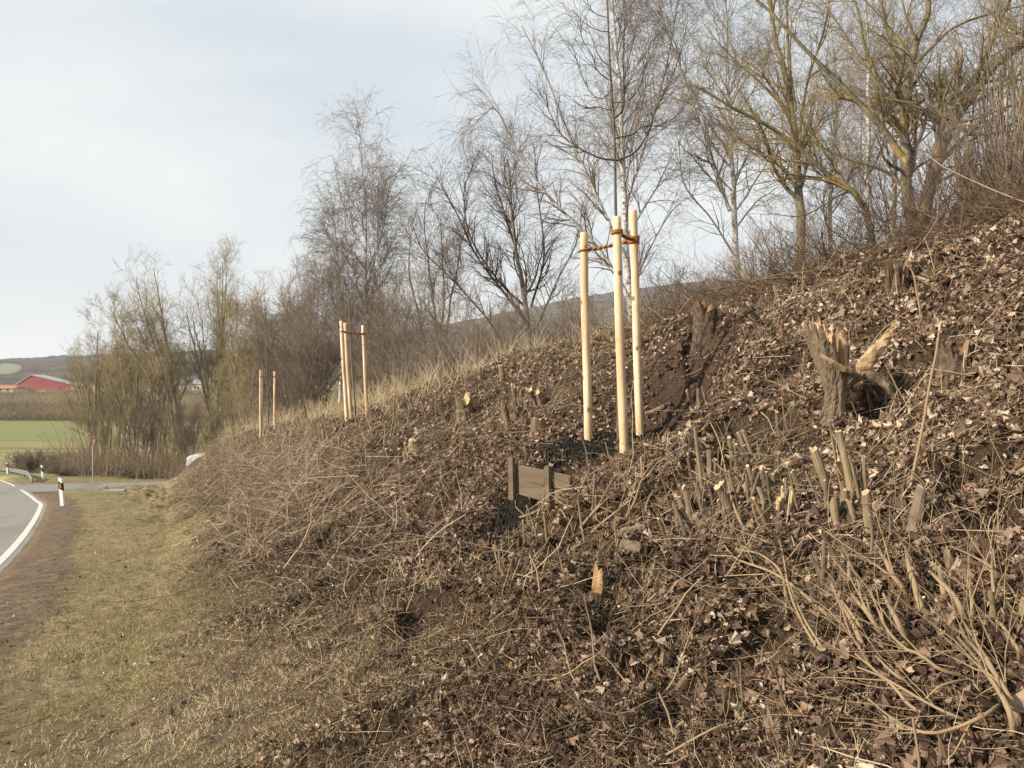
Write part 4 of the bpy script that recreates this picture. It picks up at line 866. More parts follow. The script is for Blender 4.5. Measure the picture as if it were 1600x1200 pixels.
def whip(label, px, w, seed, n=6, lift=.12, mat='cane', name='fallen_branch', g='long thin branches lying on the bank'):
    rng = np.random.default_rng(seed); P = cane_pts(px, lift); r = w/2*P[0][1]/F; L = line(P, r, r*.4, 24, .0012, rng); c = P[0]
    root = empty(name, c, label, 'branch', g); bset('stem', [(L[0]-c, L[1])], M[mat], root, [6])
    if n > 2: T = spawn(L, n, rng, (.2,1), (20,45), .18, rf=.5, rmin=.0012, K=5); bset('side_twigs', [(T[0]-c, T[1])], M[mat], root, [3])
a = hit(1418,762); 
def stick(label, px, w, name='bare_sapling', tip=True, lean=0.):
    a = hit(*px[0]); d = a[1]; P = [a-(0,0,.03)]+[P3(u,v,d+lean*i) for i, (u,v) in enumerate(px[1:])]; r = w/2*d/F; L = line(P, r, r*.7, 24); root = empty(name, a, label, 'sapling')
    bset('stem', [(L[0]-a, L[1])], M['cane'], root, [8])
    if tip: mb = MB(); e = L[0][0,-1]-a; f = L[0][0,-2]-a; mb.tube([e-(e-f)*.9, e+(e-f)*.05], r*.74, 8); mb.build('cut_tip', M['cut_wood'], root)
stick('tall bare sapling with a pale cut tip right of the torn stump', [(1420,762),(1432,715),(1443,660),(1452,605),(1463,550),(1469,506)], 5.2)
stick('thin bent sapling between the torn stump and the crest', [(1440,505),(1437,480),(1432,455),(1428,430),(1420,415)], 4, tip=False)
z = lambda L: [(800+x*.2833, 860+y*.2833) for x, y in L]
whip('long straight pale branch in the centre of the bottom edge', z([(730,1200),(900,1100),(1100,990),(1250,935),(1412,870)]), 5, 111)
whip('thin straight branch slanting below the bottom centre', z([(520,1150),(620,1050),(760,890),(880,770)]), 3, 112)
whip('bent branch forking toward the leaves, bottom centre', z([(760,870),(850,770),(900,690),(990,440),(1060,300)]), 4.5, 113)
whip('short thick bent branch below the heap of brushwood', z([(280,190),(0,0)][::-1]) if 0 else [(522,980),(545,976),(570,972),(592,965)], 4.5, 114, 4, .03, 'bark_grey')
whip('long thin branch crossing the slope left of the bottom centre', [(455,995),(520,965),(560,935),(600,905)], 2.4, 115)
whip('pale crooked branch hanging over the lower middle', [(775,885),(800,895),(850,905),(905,912)], 4, 116)
whip('long pale whip on the ridge right of the middle stakes', [(748,545),(775,520),(800,505),(845,490)], 2.4, 117, 5, .3)
whip('lone thin stem standing in the centre foreground', z([(715,620),(722,400),(724,200),(715,30)]), 2.4, 118, 0, .12)
whip('slanted branch resting against the crest under the multi stem tree', [(1190,470),(1290,405),(1390,350),(1500,300),(1600,262)], 3.2, 119, 8, .3)
whip('long grey branch on the leaves left of the multi stem tree', [(1100,560),(1170,510),(1250,462),(1330,425)], 3, 120, 6, .08)
whip('curved twig arching over the leaves at the far right', [(1518,612),(1522,580),(1540,562),(1570,547)], 2.6, 121, 2, .05)
whip('straight stick lying under the bent sapling', [(1368,708),(1420,708),(1470,703),(1525,695)], 3, 122, 3, .03)
whip('long brown stick across the bank under the row of brown stems', [(1080,735),(1140,770),(1190,780),(1240,775)], 3, 123, 3, .04)
whip('pale stick lying at the top right slope', [(1350,560),(1375,520),(1400,500),(1440,470)], 3, 124, 3, .05)
whip('broken stick in the lower left leaves', [(150,1160),(210,1115),(290,1075),(330,1060)], 2.6, 125, 2, .02)
whip('short dark twig on the bare soil of the road verge', [(0,975),(8,974),(16,974),(28,973)], 2.2, 126, 0, .01, 'bark_grey')
# ================================================================ TREES
def dosh(a, b): return lambda t: a+(b-a)*t
def tree(name, label, stems, seed, mat='bark_lichen', catg='tree', group=None, c=(30,260,1500,3000), L=(2.2,.9,.45,.22), rmin=.0035, t1=(.3,.98), ang=(25,55), up=(.05,.05,.04,.0), wander=(.12,.16,.2,.2), rf=.5, sides=(9,5,4,3,3), extra=None, loc=None, shape=dosh(1.25,.45), twm=None):
    """stems: list of (points, r0, r1) in world space"""
    rng = np.random.default_rng(seed); S = [line(p, a, b, 26, .045*L[0]/2.2, rng) for p, a, b in stems]; c0 = np.array(stems[0][0][0], float)
    root = empty(name, c0 if loc is None else loc, label, catg, group)
    T = cat(*S); sh = lambda B: (B[0]-c0, B[1])
    bset('trunk', [sh(T)], M[mat], root, [sides[0]])
    B = [spawn(T, c[0], rng, t1, ang, L[0], rf=rf, rmin=rmin, K=10, up=up[0], wander=wander[0], shape=shape)]
    if extra is not None: B[0] = cat(B[0], extra)
    B.append(spawn(cat(B[0], T) if 0 else B[0], c[1], rng, (.15,1), (22,50), L[1], rf=.55, rmin=rmin, K=8, up=up[1], wander=wander[1]))
    B.append(spawn(B[1], c[2], rng, (.1,1), (20,50), L[2], rf=.6, rmin=rmin*.8, K=6, up=up[2], wander=wander[2]))
    if c[3]: B.append(spawn(B[2], c[3], rng, (.1,1), (20,50), L[3], rf=.6, rmin=rmin*.6, K=5, up=up[3], wander=wander[3]))
    bset('crown', [sh(b) for b in B], M[twm or mat], root, sides[1:1+len(B)])
    return root
def copy_tree(o, loc, rz, sc, label, group=None, catg=None):
    c = o.copy(); SC.collection.objects.link(c); c.location = loc; c.rotation_euler = (0,0,rz); c.scale = (sc[0],sc[0],sc[1]); c['label'] = label
    if group: c['group'] = group
    if catg: c['category'] = catg
    for ch in list(o.children): d = ch.copy(); SC.collection.objects.link(d); d.parent = c
    return c
def zr_(L, d): return [P3(1200+x*.3835, y*.3835, d) for x, y in L]
# --- right: the multi stem tree on the crest
def gb(P): P = [np.array(p, float) for p in P]; P[0][2] = float(height(P[0][:1], P[0][1:2])[0])-.08; return P
d = 10.5
extra = cat(line(zr_([(545,640),(470,530),(400,450),(280,330),(150,200),(20,60),(-80,-30)], d-.5), .050, .014), line(zr_([(550,760),(500,710),(430,680),(300,640),(220,600),(150,560)], d+.4), .032, .006),
  line(zr_([(600,260),(690,170),(760,110),(860,70),(1043,20)], d-.2), .028, .008), line(zr_([(470,530),(450,400),(430,280),(390,180),(370,60),(330,-60)], d+.2), .034, .012),
  line(zr_([(590,300),(500,180),(470,60),(450,-60)], d+.3), .025, .01), line(zr_([(580,420),(500,400),(420,300),(300,120),(220,0)], d-.6), .022, .007), line(zr_([(600,160),(560,60),(530,-80)], d), .02, .01))
tree('multi_stem_tree', 'large yellow lichened tree on the crest with a straight central trunk and long left limbs', [(gb(zr_([(600,960),(585,880),(570,790),(565,700),(562,560),(567,430),(580,330),(592,250),(605,150),(645,40),(670,-120)], d)), .105, .03)], 201, 'bark_lichen', c=(20,170,800,1500), L=(1.3,.7,.4,.2), extra=extra, wander=(.14,.2,.24,.25))
extra = cat(line(zr_([(690,640),(702,520),(780,400),(870,270),(930,120),(1000,-30)], d-.4), .045, .018), line(zr_([(770,495),(700,470),(620,440),(540,410)], d-.9), .022, .008), line(zr_([(795,500),(812,600),(818,700),(822,780)], d-.8), .028, .012),
  line(zr_([(800,550),(900,545),(1043,525),(1150,500)], d-.6), .022, .008), line(zr_([(760,500),(860,480),(960,440),(1080,400)], d-.7), .024, .008), line(zr_([(650,400),(600,300),(560,200),(450,60),(330,-60)], d-.9), .02, .007))
tree('leaning_tree', 'heavy tree stem leaning up to the right corner beside the large lichened tree', [(gb(zr_([(605,960),(625,860),(652,740),(695,620),(765,500),(835,400),(905,300),(985,230),(1070,170),(1200,60)], d-.2)), .10, .045)], 202, 'bark_lichen', c=(16,140,700,1300), L=(1.3,.7,.4,.2), extra=extra, wander=(.14,.2,.24,.25))
tree('arching_tree', 'low arching limb tree with orange lichen bending left over the crest', [(gb(zr_([(430,940),(400,870),(370,825),(320,770),(240,725),(150,640),(60,570),(-20,515),(-150,450),(-300,370)], 9.2)), .048, .012)], 203, 'bark_lichen', c=(18,120,480,800), L=(.9,.5,.28,.14), extra=cat(line(zr_([(320,770),(250,740),(120,725),(0,740),(-90,760)], 9.0), .016, .005), line(zr_([(330,780),(280,800),(220,840),(130,880),(0,870)], 9.3), .014, .004)), rmin=.003)
# --- tree with double stem at u 1250
d = 13.5
extra = cat(line(zr_([(112,450),(85,250),(78,60),(70,-120)], d), .035, .015), line(zr_([(125,600),(140,450),(170,300),(230,120),(260,-60)], d+.3), .035, .012), line(zr_([(110,760),(60,690),(0,640),(-120,560),(-200,440)], d-.3), .03, .008), line(zr_([(118,560),(60,440),(-40,330),(-180,200),(-260,100)], d), .03, .008))
tree('forked_tree', 'double stemmed grey tree with lichened limbs standing left of the arching one', [(gb(zr_([(140,1110),(128,900),(116,740),(110,600),(100,450),(62,300),(22,150),(0,-20),(-20,-160)], d)), .095, .03)], 204, 'bark_lichen', c=(22,190,1000,1900), L=(1.7,.85,.42,.2), extra=extra)
# --- birches
def birch(label, pts, d, r0, seed, c=(30,280,1700,5000), L=(2.2,1.0,.65,.4), group='birches behind the bank', extra=None, wnd=.1, h1=.004, t1=(.2,.98)):
    P = gb([P3(u, v, dd) for u, v, dd in [(a, b, d) if np.isscalar(d) else (a, b, d) for a, b in pts]])
    return tree('birch', label, [(P, r0, .012)], seed, 'birch_bark', group=group, c=c, L=L, rmin=h1, ang=(28,48), up=(.07,.02,-.05,-.10), wander=(wnd,.13,.12,.10), shape=dosh(1.35,.22), extra=extra, t1=t1, rf=.42)
e = cat(line([P3(u,v,16.5) for u,v in [(990,480),(960,425),(920,370),(860,310),(810,240),(775,170),(745,190)]], .06, .008), line([P3(u,v,17.5) for u,v in [(985,470),(1010,400),(1050,330),(1090,300)]], .03, .006), line([P3(u,v,16.5) for u,v in [(975,400),(930,300),(885,200),(850,110),(815,40)]], .045, .008), line([P3(u,v,17.5) for u,v in [(975,330),(1010,220),(1040,110),(1060,0)]], .035, .01))
birch('tall white birch with wide weeping crown directly behind the nearest stakes', [(995,540),(986,470),(978,380),(972,260),(968,120),(962,0),(958,-160)], 17, .095, 211, extra=e, c=(30,330,2200,7000), L=(2.0,1.0,.65,.42), h1=.0042)
birch('birch with slender pale trunk between the nearest stakes and the forked tree', [(1150,480),(1146,430),(1138,300),(1130,200),(1125,80),(1122,-60)], 19, .11, 212, extra=cat(line([P3(u,v,19) for u,v in [(1140,330),(1110,240),(1075,140),(1040,40),(1020,-30)]], .05, .01), line([P3(u,v,18.5) for u,v in [(1148,400),(1110,340),(1070,290),(1060,220)]], .03, .008)), h1=.0044)
birch('white trunked birch left of the large lichened tree, seen through its limbs', [(1364,400),(1359,330),(1357,250),(1357,180),(1352,60),(1350,-80)], 15.5, .085, 213, c=(18,150,800,2200), h1=.0036)
birch('white trunked birch hidden right behind the central lichened trunk', [(1390,390),(1392,320),(1394,250),(1391,150),(1388,40),(1386,-80)], 16.5, .09, 214, c=(18,150,700,2000), h1=.0036)
birch('pale birch trunk near the right edge behind the leaning stem', [(1574,360),(1574,250),(1573,120),(1575,0),(1576,-100)], 13.5, .07, 215, c=(18,130,600,1600), L=(1.7,.9,.6,.38))
birch('rightmost pale birch at the very edge of the picture', [(1597,340),(1596,240),(1598,100),(1600,-60)], 14.5, .07, 216, c=(16,110,500,1300), L=(1.7,.9,.6,.38))
birch('thin birch between the two pale trunks and the double stemmed tree', [(1305,420),(1302,300),(1308,150),(1300,0),(1302,-100)], 20, .08, 217, c=(20,160,900,2600), h1=.0042)
e = cat(line([P3(u,v,37) for u,v in [(574,400),(540,330),(528,285),(520,245),(512,245)]], .05, .012), line([P3(u,v,38) for u,v in [(576,440),(600,350),(612,280),(640,260)]], .05, .012))
birch('tallest slim birch with drooping tip standing behind the middle stakes', [(578,640),(577,520),(573,420),(571,340),(568,270),(566,220),(563,182)], 38, .14, 218, extra=e, c=(42,300,1500,4000), L=(3.0,1.5,.9,.55), h1=.0085, t1=(.12,.98))
birch('second birch close to the right of the tallest slim one', [(606,640),(600,540),(594,440),(588,340),(598,300),(604,280)], 37, .11, 219, c=(36,240,1300,3600), L=(2.6,1.3,.8,.5), h1=.0085, t1=(.15,.98))
birch('shorter reddish birch to the left of the tallest slim one', [(532,650),(530,560),(528,460),(520,380),(512,330)], 36, .10, 220, c=(44,280,1400,3800), L=(2.6,1.3,.8,.5), h1=.0085, t1=(.12,.98))
# --- spreading tree between the stake groups
d = 22
e = cat(*[line([P3(u,v,dd) for u,v in l], r, .01) for l, dd, r in [([(825,505),(790,460),(745,400),(712,330),(690,290),(682,275)], 21.5, .05), ([(822,480),(780,440),(735,370),(725,300),(735,270),(745,245)], 22.3, .045), ([(820,450),(800,370),(775,290),(770,260),(768,235)], 22.6, .045),
  ([(830,480),(850,400),(840,300),(835,230)], 22.2, .04), ([(790,540),(755,490),(700,430),(660,390),(640,340)], 21.4, .035), ([(835,520),(870,440),(900,380),(910,320)], 21.6, .03)]])
tree('spreading_tree', 'wide many limbed tree leaning left between the middle and nearest stakes', [(gb([P3(u,v,d) for u,v in [(832,560),(825,510),(818,460),(808,400),(800,340),(795,285),(790,250)]]), .12, .02)], 221, 'bark_grey', c=(20,300,1600,4000), L=(2.0,1.2,.6,.32), rmin=.0042, extra=e, twm='bark_dark', up=(.06,.05,.0,-.03))
tree('alder_tree', 'dense reddish brown tree between the birch group and the spreading tree', [(gb([P3(u,v,32) for u,v in l]), .09, .015) for l in [[(685,590),(682,500),(672,420),(665,350),(668,310)], [(690,590),(700,500),(712,430),(722,370)], [(680,590),(660,500),(645,430),(650,360)], [(683,590),(690,480),(688,400),(685,340)]]], 222, 'bark_red', c=(56,330,1600,4000), L=(1.9,1.0,.55,.3), rmin=.0065, up=(.08,.05,.02,0))
# --- reddish fan shaped willow shrub left of the birch group and others
def fan(name, label, u, vb, d, h, w, n, seed, mat, c=(60,380,2200,6000), L=(1.6,.9,.5,.3), rmin=.007, group=None, catg='shrub', lean=0., rk=.009):
    rng = np.random.default_rng(seed); b = at(u, d); b[2] -= .1; st = []
    for k in range(n):
        a = rng.uniform(0, 2*np.pi); q = math.sqrt(rng.uniform(0.02,1)); ex = np.array([np.cos(a)*w*q*.5+lean*h, np.sin(a)*w*q*.5, h*(1-.35*q*q)*rng.uniform(.8,1.05)])
        m1 = b+ex*np.array((.25,.25,.36)); m2 = b+ex*np.array((.62,.62,.70)); st.append(([b+np.r_[rng.normal(size=2)*w*.12,0], m1, m2, b+ex], rk*h*rng.uniform(.45,1), .004))
    return tree(name, label, st, seed+1, mat, group=group, catg=catg, c=c, L=L, rmin=rmin, t1=(.12,1), ang=(15,38), up=(.10,.07,.04,.02), wander=(.07,.1,.12,.14), sides=(5,3,3,3,3), shape=dosh(1.2,.6))
fan('willow_shrub', 'tall fan shaped reddish brown shrub behind the middle stakes', 492, 640, 34, 6.6, 5.5, 26, 231, 'bark_red', c=(110,480,1700,3600), L=(2.0,1.1,.6,.34))
fan('willow_shrub', 'broad twiggy shrub under the tallest birch, between it and the middle stakes', 560, 640, 33, 5.0, 5.0, 22, 233, 'bark_red', c=(90,400,1400,2800))
fan('hedge_shrub', 'olive brown shrub to the right of the middle stakes', 618, 630, 28, 4.1, 4.5, 20, 235, 'bark_grey', c=(80,340,1200,2400))
fan('hedge_shrub', 'reddish low shrub in front of the dense reddish tree', 690, 600, 24, 2.6, 4.2, 20, 237, 'bark_red', c=(60,260,900,1700), L=(1.0,.6,.35,.2), rmin=.005)
P_low = fan('understory_shrub', 'low reddish undergrowth shrub showing left of the spreading tree over the ridge', 755, 570, 19, 1.9, 3.2, 16, 239, 'bark_red', c=(40,170,600,1100), L=(.8,.5,.3,.18), rmin=.004, group='undergrowth shrubs behind the ridge')
und = [(640,22,1.0,.9,'low reddish undergrowth shrub at the foot of the dense reddish tree'),(800,18,.9,.8,'low undergrowth shrub close to the foot of the spreading tree'),(865,17,1.0,.9,'low undergrowth shrub between the spreading tree and the nearest stakes'),
 (900,20,1.1,1.0,'undergrowth shrub seen just left of the nearest stakes'),(1035,16.5,.85,.75,'undergrowth shrub seen just right of the nearest stakes'),(1085,17,.9,.75,'undergrowth shrub on the skyline above the rotten stump'),(1185,15,.8,.8,'undergrowth shrub at the foot of the slender birch'),
 (1300,13,.8,.8,'undergrowth shrub on the skyline under the arching limb'),(575,27,1.2,1.2,'undergrowth shrub behind the middle stakes'),(470,33,1.3,1.3,'undergrowth shrub left of the middle stakes'),(710,20,1.0,.95,'undergrowth shrub on the ridge left of the long pale whip')]
for i, (u, d, sx, sz, lb) in enumerate(und):
    b = at(u, d); copy_tree(P_low, b-np.array((0,0,.1)), i*1.3, (sx, sz), lb)
# dark shoots on the right crest
rng = np.random.default_rng(250)
def thicket(label, u, d, h, w, n, seed, mat='bark_grey'): return fan('sapling_clump', label, u, 0, d, h, w, n, seed, mat, c=(30,110,300,500), L=(.7,.4,.25,.14), rmin=.002, group='sapling clumps on the right crest', catg='saplings', rk=.0045)
thicket('clump of thin upright saplings below the leaning stem on the crest', 1510, 8.6, 1.9, 1.5, 26, 251)
thicket('dense clump of thin saplings at the right edge of the crest', 1580, 8.2, 2.6, 1.7, 34, 253)
thicket('sapling clump between the leaning stem and the pale birch trunk', 1545, 10.5, 3.2, 1.8, 26, 255, 'bark_lichen')
thicket('low sapling tangle at the base of the large lichened tree', 1400, 8.8, 1.0, 1.5, 24, 257, 'bark_dark')
thicket('low sapling tangle on the crest left of the gnarled root stock', 1330, 9.2, .9, 1.5, 20, 259, 'bark_grey')
thicket('low sapling tangle at the foot of the double stemmed tree', 1240, 10.5, 1.0, 1.4, 18, 261, 'bark_grey')
thicket('clump of short thin saplings on the crest right of the large lichened tree', 1460, 8.7, 1.2, 1.2, 24, 267)
thicket('tall sapling screen high in the right corner', 1625, 9.8, 4.6, 2.2, 17, 263, 'bark_lichen')
b = hit(1480, 345); o = tree('fallen_tree', 'dark dead trunk leaning over the right crest', [(gb(zr_([(735,925),(770,860),(820,815),(900,735),(985,680),(1060,640)], 9.3)), .07, .05)], 265, 'bark_dark', c=(8,40,120,200), L=(.5,.3,.2,.1))
# --- far tree row beyond the side road
FG = 'bare trees along the stream beyond the side road'
def fart(label, u, d, h, spread, ns, seed, top_u=None, base_v=None, fork=.25, c=(100,520,1900,4200), mat='bark_far'):
    rng = np.random.default_rng(seed); b = at(u, d); b[2] -= .2; st = []
    lean = 0 if top_u is None else (top_u-u)/F*d
    for k in range(ns):
        a = 2*np.pi*(k+rng.uniform(0,.6))/ns; s_ = spread*.8*rng.uniform(.35,1)*(.3 if k == 0 else 1); hh = h*(1 if k == 0 else rng.uniform(.72,.97))
        e = np.array([np.cos(a)*s_+lean, np.sin(a)*s_, hh]); bb = b+np.r_[rng.normal(size=2)*.25, 0]
        st.append(([bb, bb+e*np.array((.18,.18,.28)), bb+e*np.array((.52,.52,.6)), bb+e*np.array((.86,.86,.86)), bb+e], .016*h*rng.uniform(.6,1)*(1 if k == 0 else .7), .03))
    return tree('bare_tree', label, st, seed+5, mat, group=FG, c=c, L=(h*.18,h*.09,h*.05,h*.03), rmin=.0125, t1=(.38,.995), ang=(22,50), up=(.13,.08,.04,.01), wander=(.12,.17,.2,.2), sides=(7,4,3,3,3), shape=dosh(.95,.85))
A1 = fart('tall crooked bare tree with open crown, left of the straight one in the far row', 296, 66, 17.0, 4.5, 7, 301, top_u=238)
A2 = fart('tallest straight bare tree of the far row, right of the crooked one', 338, 68, 18.0, 3.6, 7, 311, top_u=332)
A3 = fart('wide feathery bare tree at the left end of the far row', 158, 70, 12.6, 3.0, 10, 321, top_u=150)
A4 = fart('bushy many stemmed tree in the middle of the far row', 205, 66, 11.5, 5.0, 6, 331)
A5 = fart('slim bare tree between the far row and the farthest stakes', 395, 56, 12.5, 2.8, 4, 341, top_u=400)
A6 = fart('dark multi stemmed tree behind the farthest stakes', 440, 50, 10.5, 3.5, 5, 351, mat='bark_grey')
def fc(src, u, d, sx, sz, rz, lb): copy_tree(src, at(u, d)-np.array((0,0,.15)), rz, (sx, sz), lb, FG)
fc(A4, 172, 64, .6, .5, 1.2, 'low bushy tree in front of the feathery tree at the far left')
fc(A4, 262, 63, .6, .45, 2.6, 'low dense tree at the foot of the tall crooked tree')
fc(A3, 250, 74, 1.1, 1.0, 3.9, 'rounded bare tree behind the bushy middle tree')
fc(A2, 375, 72, .9, .82, 4.0, 'bare tree directly right of the tallest straight tree')
fc(A3, 330, 62, .6, .5, .7, 'low twiggy tree at the foot of the tallest straight tree')
fc(A5, 365, 60, .8, .70, 2.2, 'small slim tree above the white vehicle')
fc(A6, 470, 46, .9, .9, 1.0, 'dark multi stemmed tree between the farthest and the middle stakes')
fc(A5, 452, 58, 1.1, .98, 4.4, 'slim tree rising behind the dark multi stemmed tree')
fc(A4, 140, 82, .7, .80, 5.0, 'pale bare tree standing on the meadow edge behind the yield sign')
fc(A6, 225, 60, .55, .52, 3.3, 'small dark bushy tree close behind the yield sign')
fc(A6, 300, 58, .5, .48, 5.3, 'small dark bushy tree left of the white vehicle')
fc(A4, 415, 52, .7, .62, .4, 'low brown tree hiding the ground behind the farthest stakes')
fc(A1, 215, 80, .8, .78, 1.7, 'pale bare tree filling the gap left of the tall crooked tree')
if 0: fc(A3, 300, 84, 1.2, 1.25, 2.3, 'rounded bare tree between the tall crooked and the tallest straight tree')
fc(A3, 185, 78, .95, .95, 5.1, 'rounded bare tree right of the feathery tree at the far left')
fc(A2, 425, 70, .8, .72, 3.0, 'slim pale bare tree far behind the farthest stakes')
# stream side bushes
B1 = fan('stream_bush', 'dense low dark bush at the left end of the stream beside the guard rail', 50, 0, 66, 1.25, 4.0, 26, 361, 'bark_grey', c=(90,420,1500,2600), L=(1.0,.6,.4,.25), rmin=.013, group='low bushes along the stream')
for i, (u, d, sx, sz, lb) in enumerate([(100,63,.9,.9,'low dark bush behind the nearer delineator post'),(128,61,.9,.75,'low dark bush left of the yield sign'),(165,60,.9,.7,'low dark bush right of the yield sign'),(205,59,.9,.7,'low dark bush below the bushy middle tree'),(240,58,.9,.7,'low dark bush behind the yellow grass patch'),(275,57,.9,.7,'low dark bush left of the white vehicle'),(330,56,1,.9,'low bush behind the white vehicle'),(370,50,1,.9,'low bush between the white vehicle and the farthest stakes'),(75,80,.4,.6,'thin bush on the meadow behind the guard rail'),(108,72,.5,1.2,'taller open bush at the left foot of the far row')]):
    copy_tree(B1, at(u, d)-np.array((0,0,.15)), i*2.1, (sx*.9, sz*.72), lb)
# far hedge belts below the village: read as one mass
def belt(name, x0, x1, y0, y1, n, h, seed, lab):
    rng = np.random.default_rng(seed); x = rng.uniform(x0, x1, n); y = rng.uniform(y0, y1, n); cl = fbm(x*.05, y*.05, 3, seed)
    z = height(x, y); P = np.empty((n,4,3)); P[:,0] = np.c_[x,y,z+rng.uniform(0,.5,n)*h*.5*(1+cl)]; dd = nrm(np.array((0,0,1))+rng.normal(size=(n,3))*.5); L = h*rng.uniform(.2,.6,n)[:,None]*(1+1.6*cl[:,None])
    for k in range(1,4): dd = nrm(dd+rng.normal(size=(n,3))*.2); P[:,k] = P[:,k-1]+dd*L/3
    V, q = tubes(P, np.full((n,4), .055)*np.array([1.3,1,.8,.4]), 3); tn = np.clip(.5+1.3*fbm(x*.03, y*.03, 3, seed+3)+rng.normal(size=n)*.18, 0, 1)
    tag(mesh(name, V, [q], M['thicket'], attrs={'tint': np.repeat(tn, 12)}), lab, 'hedge', kind='stuff')
def scrub():
    rng = np.random.default_rng(411); n = 9000; u = rng.uniform(95, 420, n); y = 66+6*rng.normal(size=n)*.5-(u-95)*.03; x = (u-800)/F*y; z = height(x, y); L = (rng.gamma(2, .42, n)*(1+1.2*fbm(x*.4, y*.4, 3, 6)))[:,None]
    P = np.empty((n,5,3)); P[:,0] = np.c_[x,y,z-.05]; dd = nrm(np.array((0,0,1))+rng.normal(size=(n,3))*.42)
    for k in range(1,5): dd = nrm(dd+rng.normal(size=(n,3))*.22); P[:,k] = P[:,k-1]+dd*L*.45
    V, q = tubes(P, np.full((n,5), .013)*np.array([1.2,1,.8,.6,.4]), 3)
    tag(mesh('streamside_scrub', V, [q], M['thicket'], attrs={'tint': np.repeat(rng.beta(1.3,2,n), 15)}), 'loose brown scrub along the stream under the far tree row', 'scrub', kind='stuff')
scrub()
belt('hedge_belt', -240, 60, 214, 262, 60000, 5.0, 401, 'wide belt of bare brown hedges beyond the green meadow')
belt('orchard_belt', -360, 120, 300, 470, 60000, 5.5, 403, 'bare orchard scrub between the hedges and the village')
# undergrowth wood on the plateau behind the bank (reads as one mass)
def wood():
    rng = np.random.default_rng(405); n = 26000; th = np.radians(rng.uniform(-16, 30, n)); r = rng.uniform(38, 130, n); x = np.sin(th)*r; y = np.cos(th)*r; s, nn = sn(x, y); m = (nn > 13) & (dside(x, y) > 4); x, y = x[m], y[m]; n = len(x); z = height(x, y)
    P = np.empty((n,5,3)); P[:,0] = np.c_[x,y,z+rng.uniform(0,1.5,n)]; dd = nrm(np.array((0,0,1))+rng.normal(size=(n,3))*.3); L = rng.uniform(.8,3.0,n)[:,None]
    for k in range(1,5): dd = nrm(dd+rng.normal(size=(n,3))*.14); P[:,k] = P[:,k-1]+dd*L/4
    V, q = tubes(P, np.full((n,5), .018)*np.array([1.2,1,.8,.6,.4]), 3); tn = np.clip(.4+1.3*fbm(x*.06, y*.06, 3, 8)+rng.normal(size=n)*.18, 0, 1)
    tag(mesh('thicket', V, [q], M['thicket'], attrs={'tint': np.repeat(tn, 15)}), 'brown thicket on the low ground far behind the bank', 'thicket', kind='stuff')
wood()
# ================================================================ ROADSIDE AND VILLAGE
def delineator(u, v, d, label, lean=0.):
    b = at(u, d); root = empty('delineator_post', b, label, 'delineator post', 'delineator posts beside the road'); root.rotation_euler = (0, lean, 0)
    mb = MB(); w = .06
    pr = [(-w,-.15),(w,-.15),(w,.94),(-w,1.02)]; mb.prism(pr, .10); mb.V[0][:,1] -= .05; mb.build('post', M['plastic_white'], root)
    mb = MB(); mb.prism([(-w-.003,.62),(w+.003,.54),(w+.003,.80),(-w-.003,.88)], .106); mb.V[0][:,1] -= .053; mb.build('dark_band', M['plastic_black'], root)
    mb = MB(); mb.box((0,-.0565,.71), (.05,.006,.17), b=.0015); mb.build('reflector', M['reflector_orange'], root)
delineator(98, 790, 28, 'nearest white delineator post with orange reflector on the verge', -.08)
delineator(67, 754, 55, 'farther white delineator post at the end of the guard rail', -.08)
delineator(12, 735, 66, 'leftmost delineator post half hidden behind the guard rail', -.05)
def rail(s0, s1, n0, label, mat, zoff=0, post=True):
    ss = np.arange(s0, s1, 1.0); ex = np.interp(ss, _S, EDGE[:,0]); ey = np.interp(ss, _S, EDGE[:,1]); T = nrm(np.c_[np.gradient(ex), np.gradient(ey)]); N = np.c_[T[:,1], -T[:,0]]; C = np.c_[ex, ey]+N*n0; zz = zroad(ss)+zoff
    c = np.array([C[0,0], C[0,1], zz[0]]); root = empty('guard_rail', c, label, 'guard rail')
    prof = [(-.155,0),(-.10,-.04),(-.05,-.04),(0,0),(.05,-.04),(.10,-.04),(.155,0)]; V = []; drop = np.where(ss < s0+4, (s0+4-ss)/4*.42, 0)
    for i in range(len(ss)):
        for th in (0, .012):
            for h, o in prof: p = C[i]+N[i]*(o+th); V.append((p[0]-c[0], p[1]-c[1], zz[i]+.60-drop[i]+h-c[2]))
    m = len(prof); q = []
    for i in range(len(ss)-1):
        a = i*2*m; b = a+2*m
        for j in range(m-1): q += [(a+j,a+j+1,b+j+1,b+j),(a+m+j+1,a+m+j,b+m+j,b+m+j+1)]
        q += [(a,b,b+m,a+m),(a+m-1,a+2*m-1,b+2*m-1,b+m-1)]
    mb = MB(); mb.add(V, q=q); mb.build('beam', M[mat], root)
    for i in range(1, len(ss), 2):
        mb = MB(); p = C[i]+N[i]*.07; mb.box((p[0]-c[0], p[1]-c[1], zz[i]+.22-drop[i]*.5-c[2]), (.10,.06,.72-drop[i]), rz=math.atan2(T[i,1],T[i,0]), b=.005); mb.build('rail_post', M[mat], root)
rail(59.5, 92, .95, 'steel guard rail curving left beyond the side road', 'galvanised_dull')
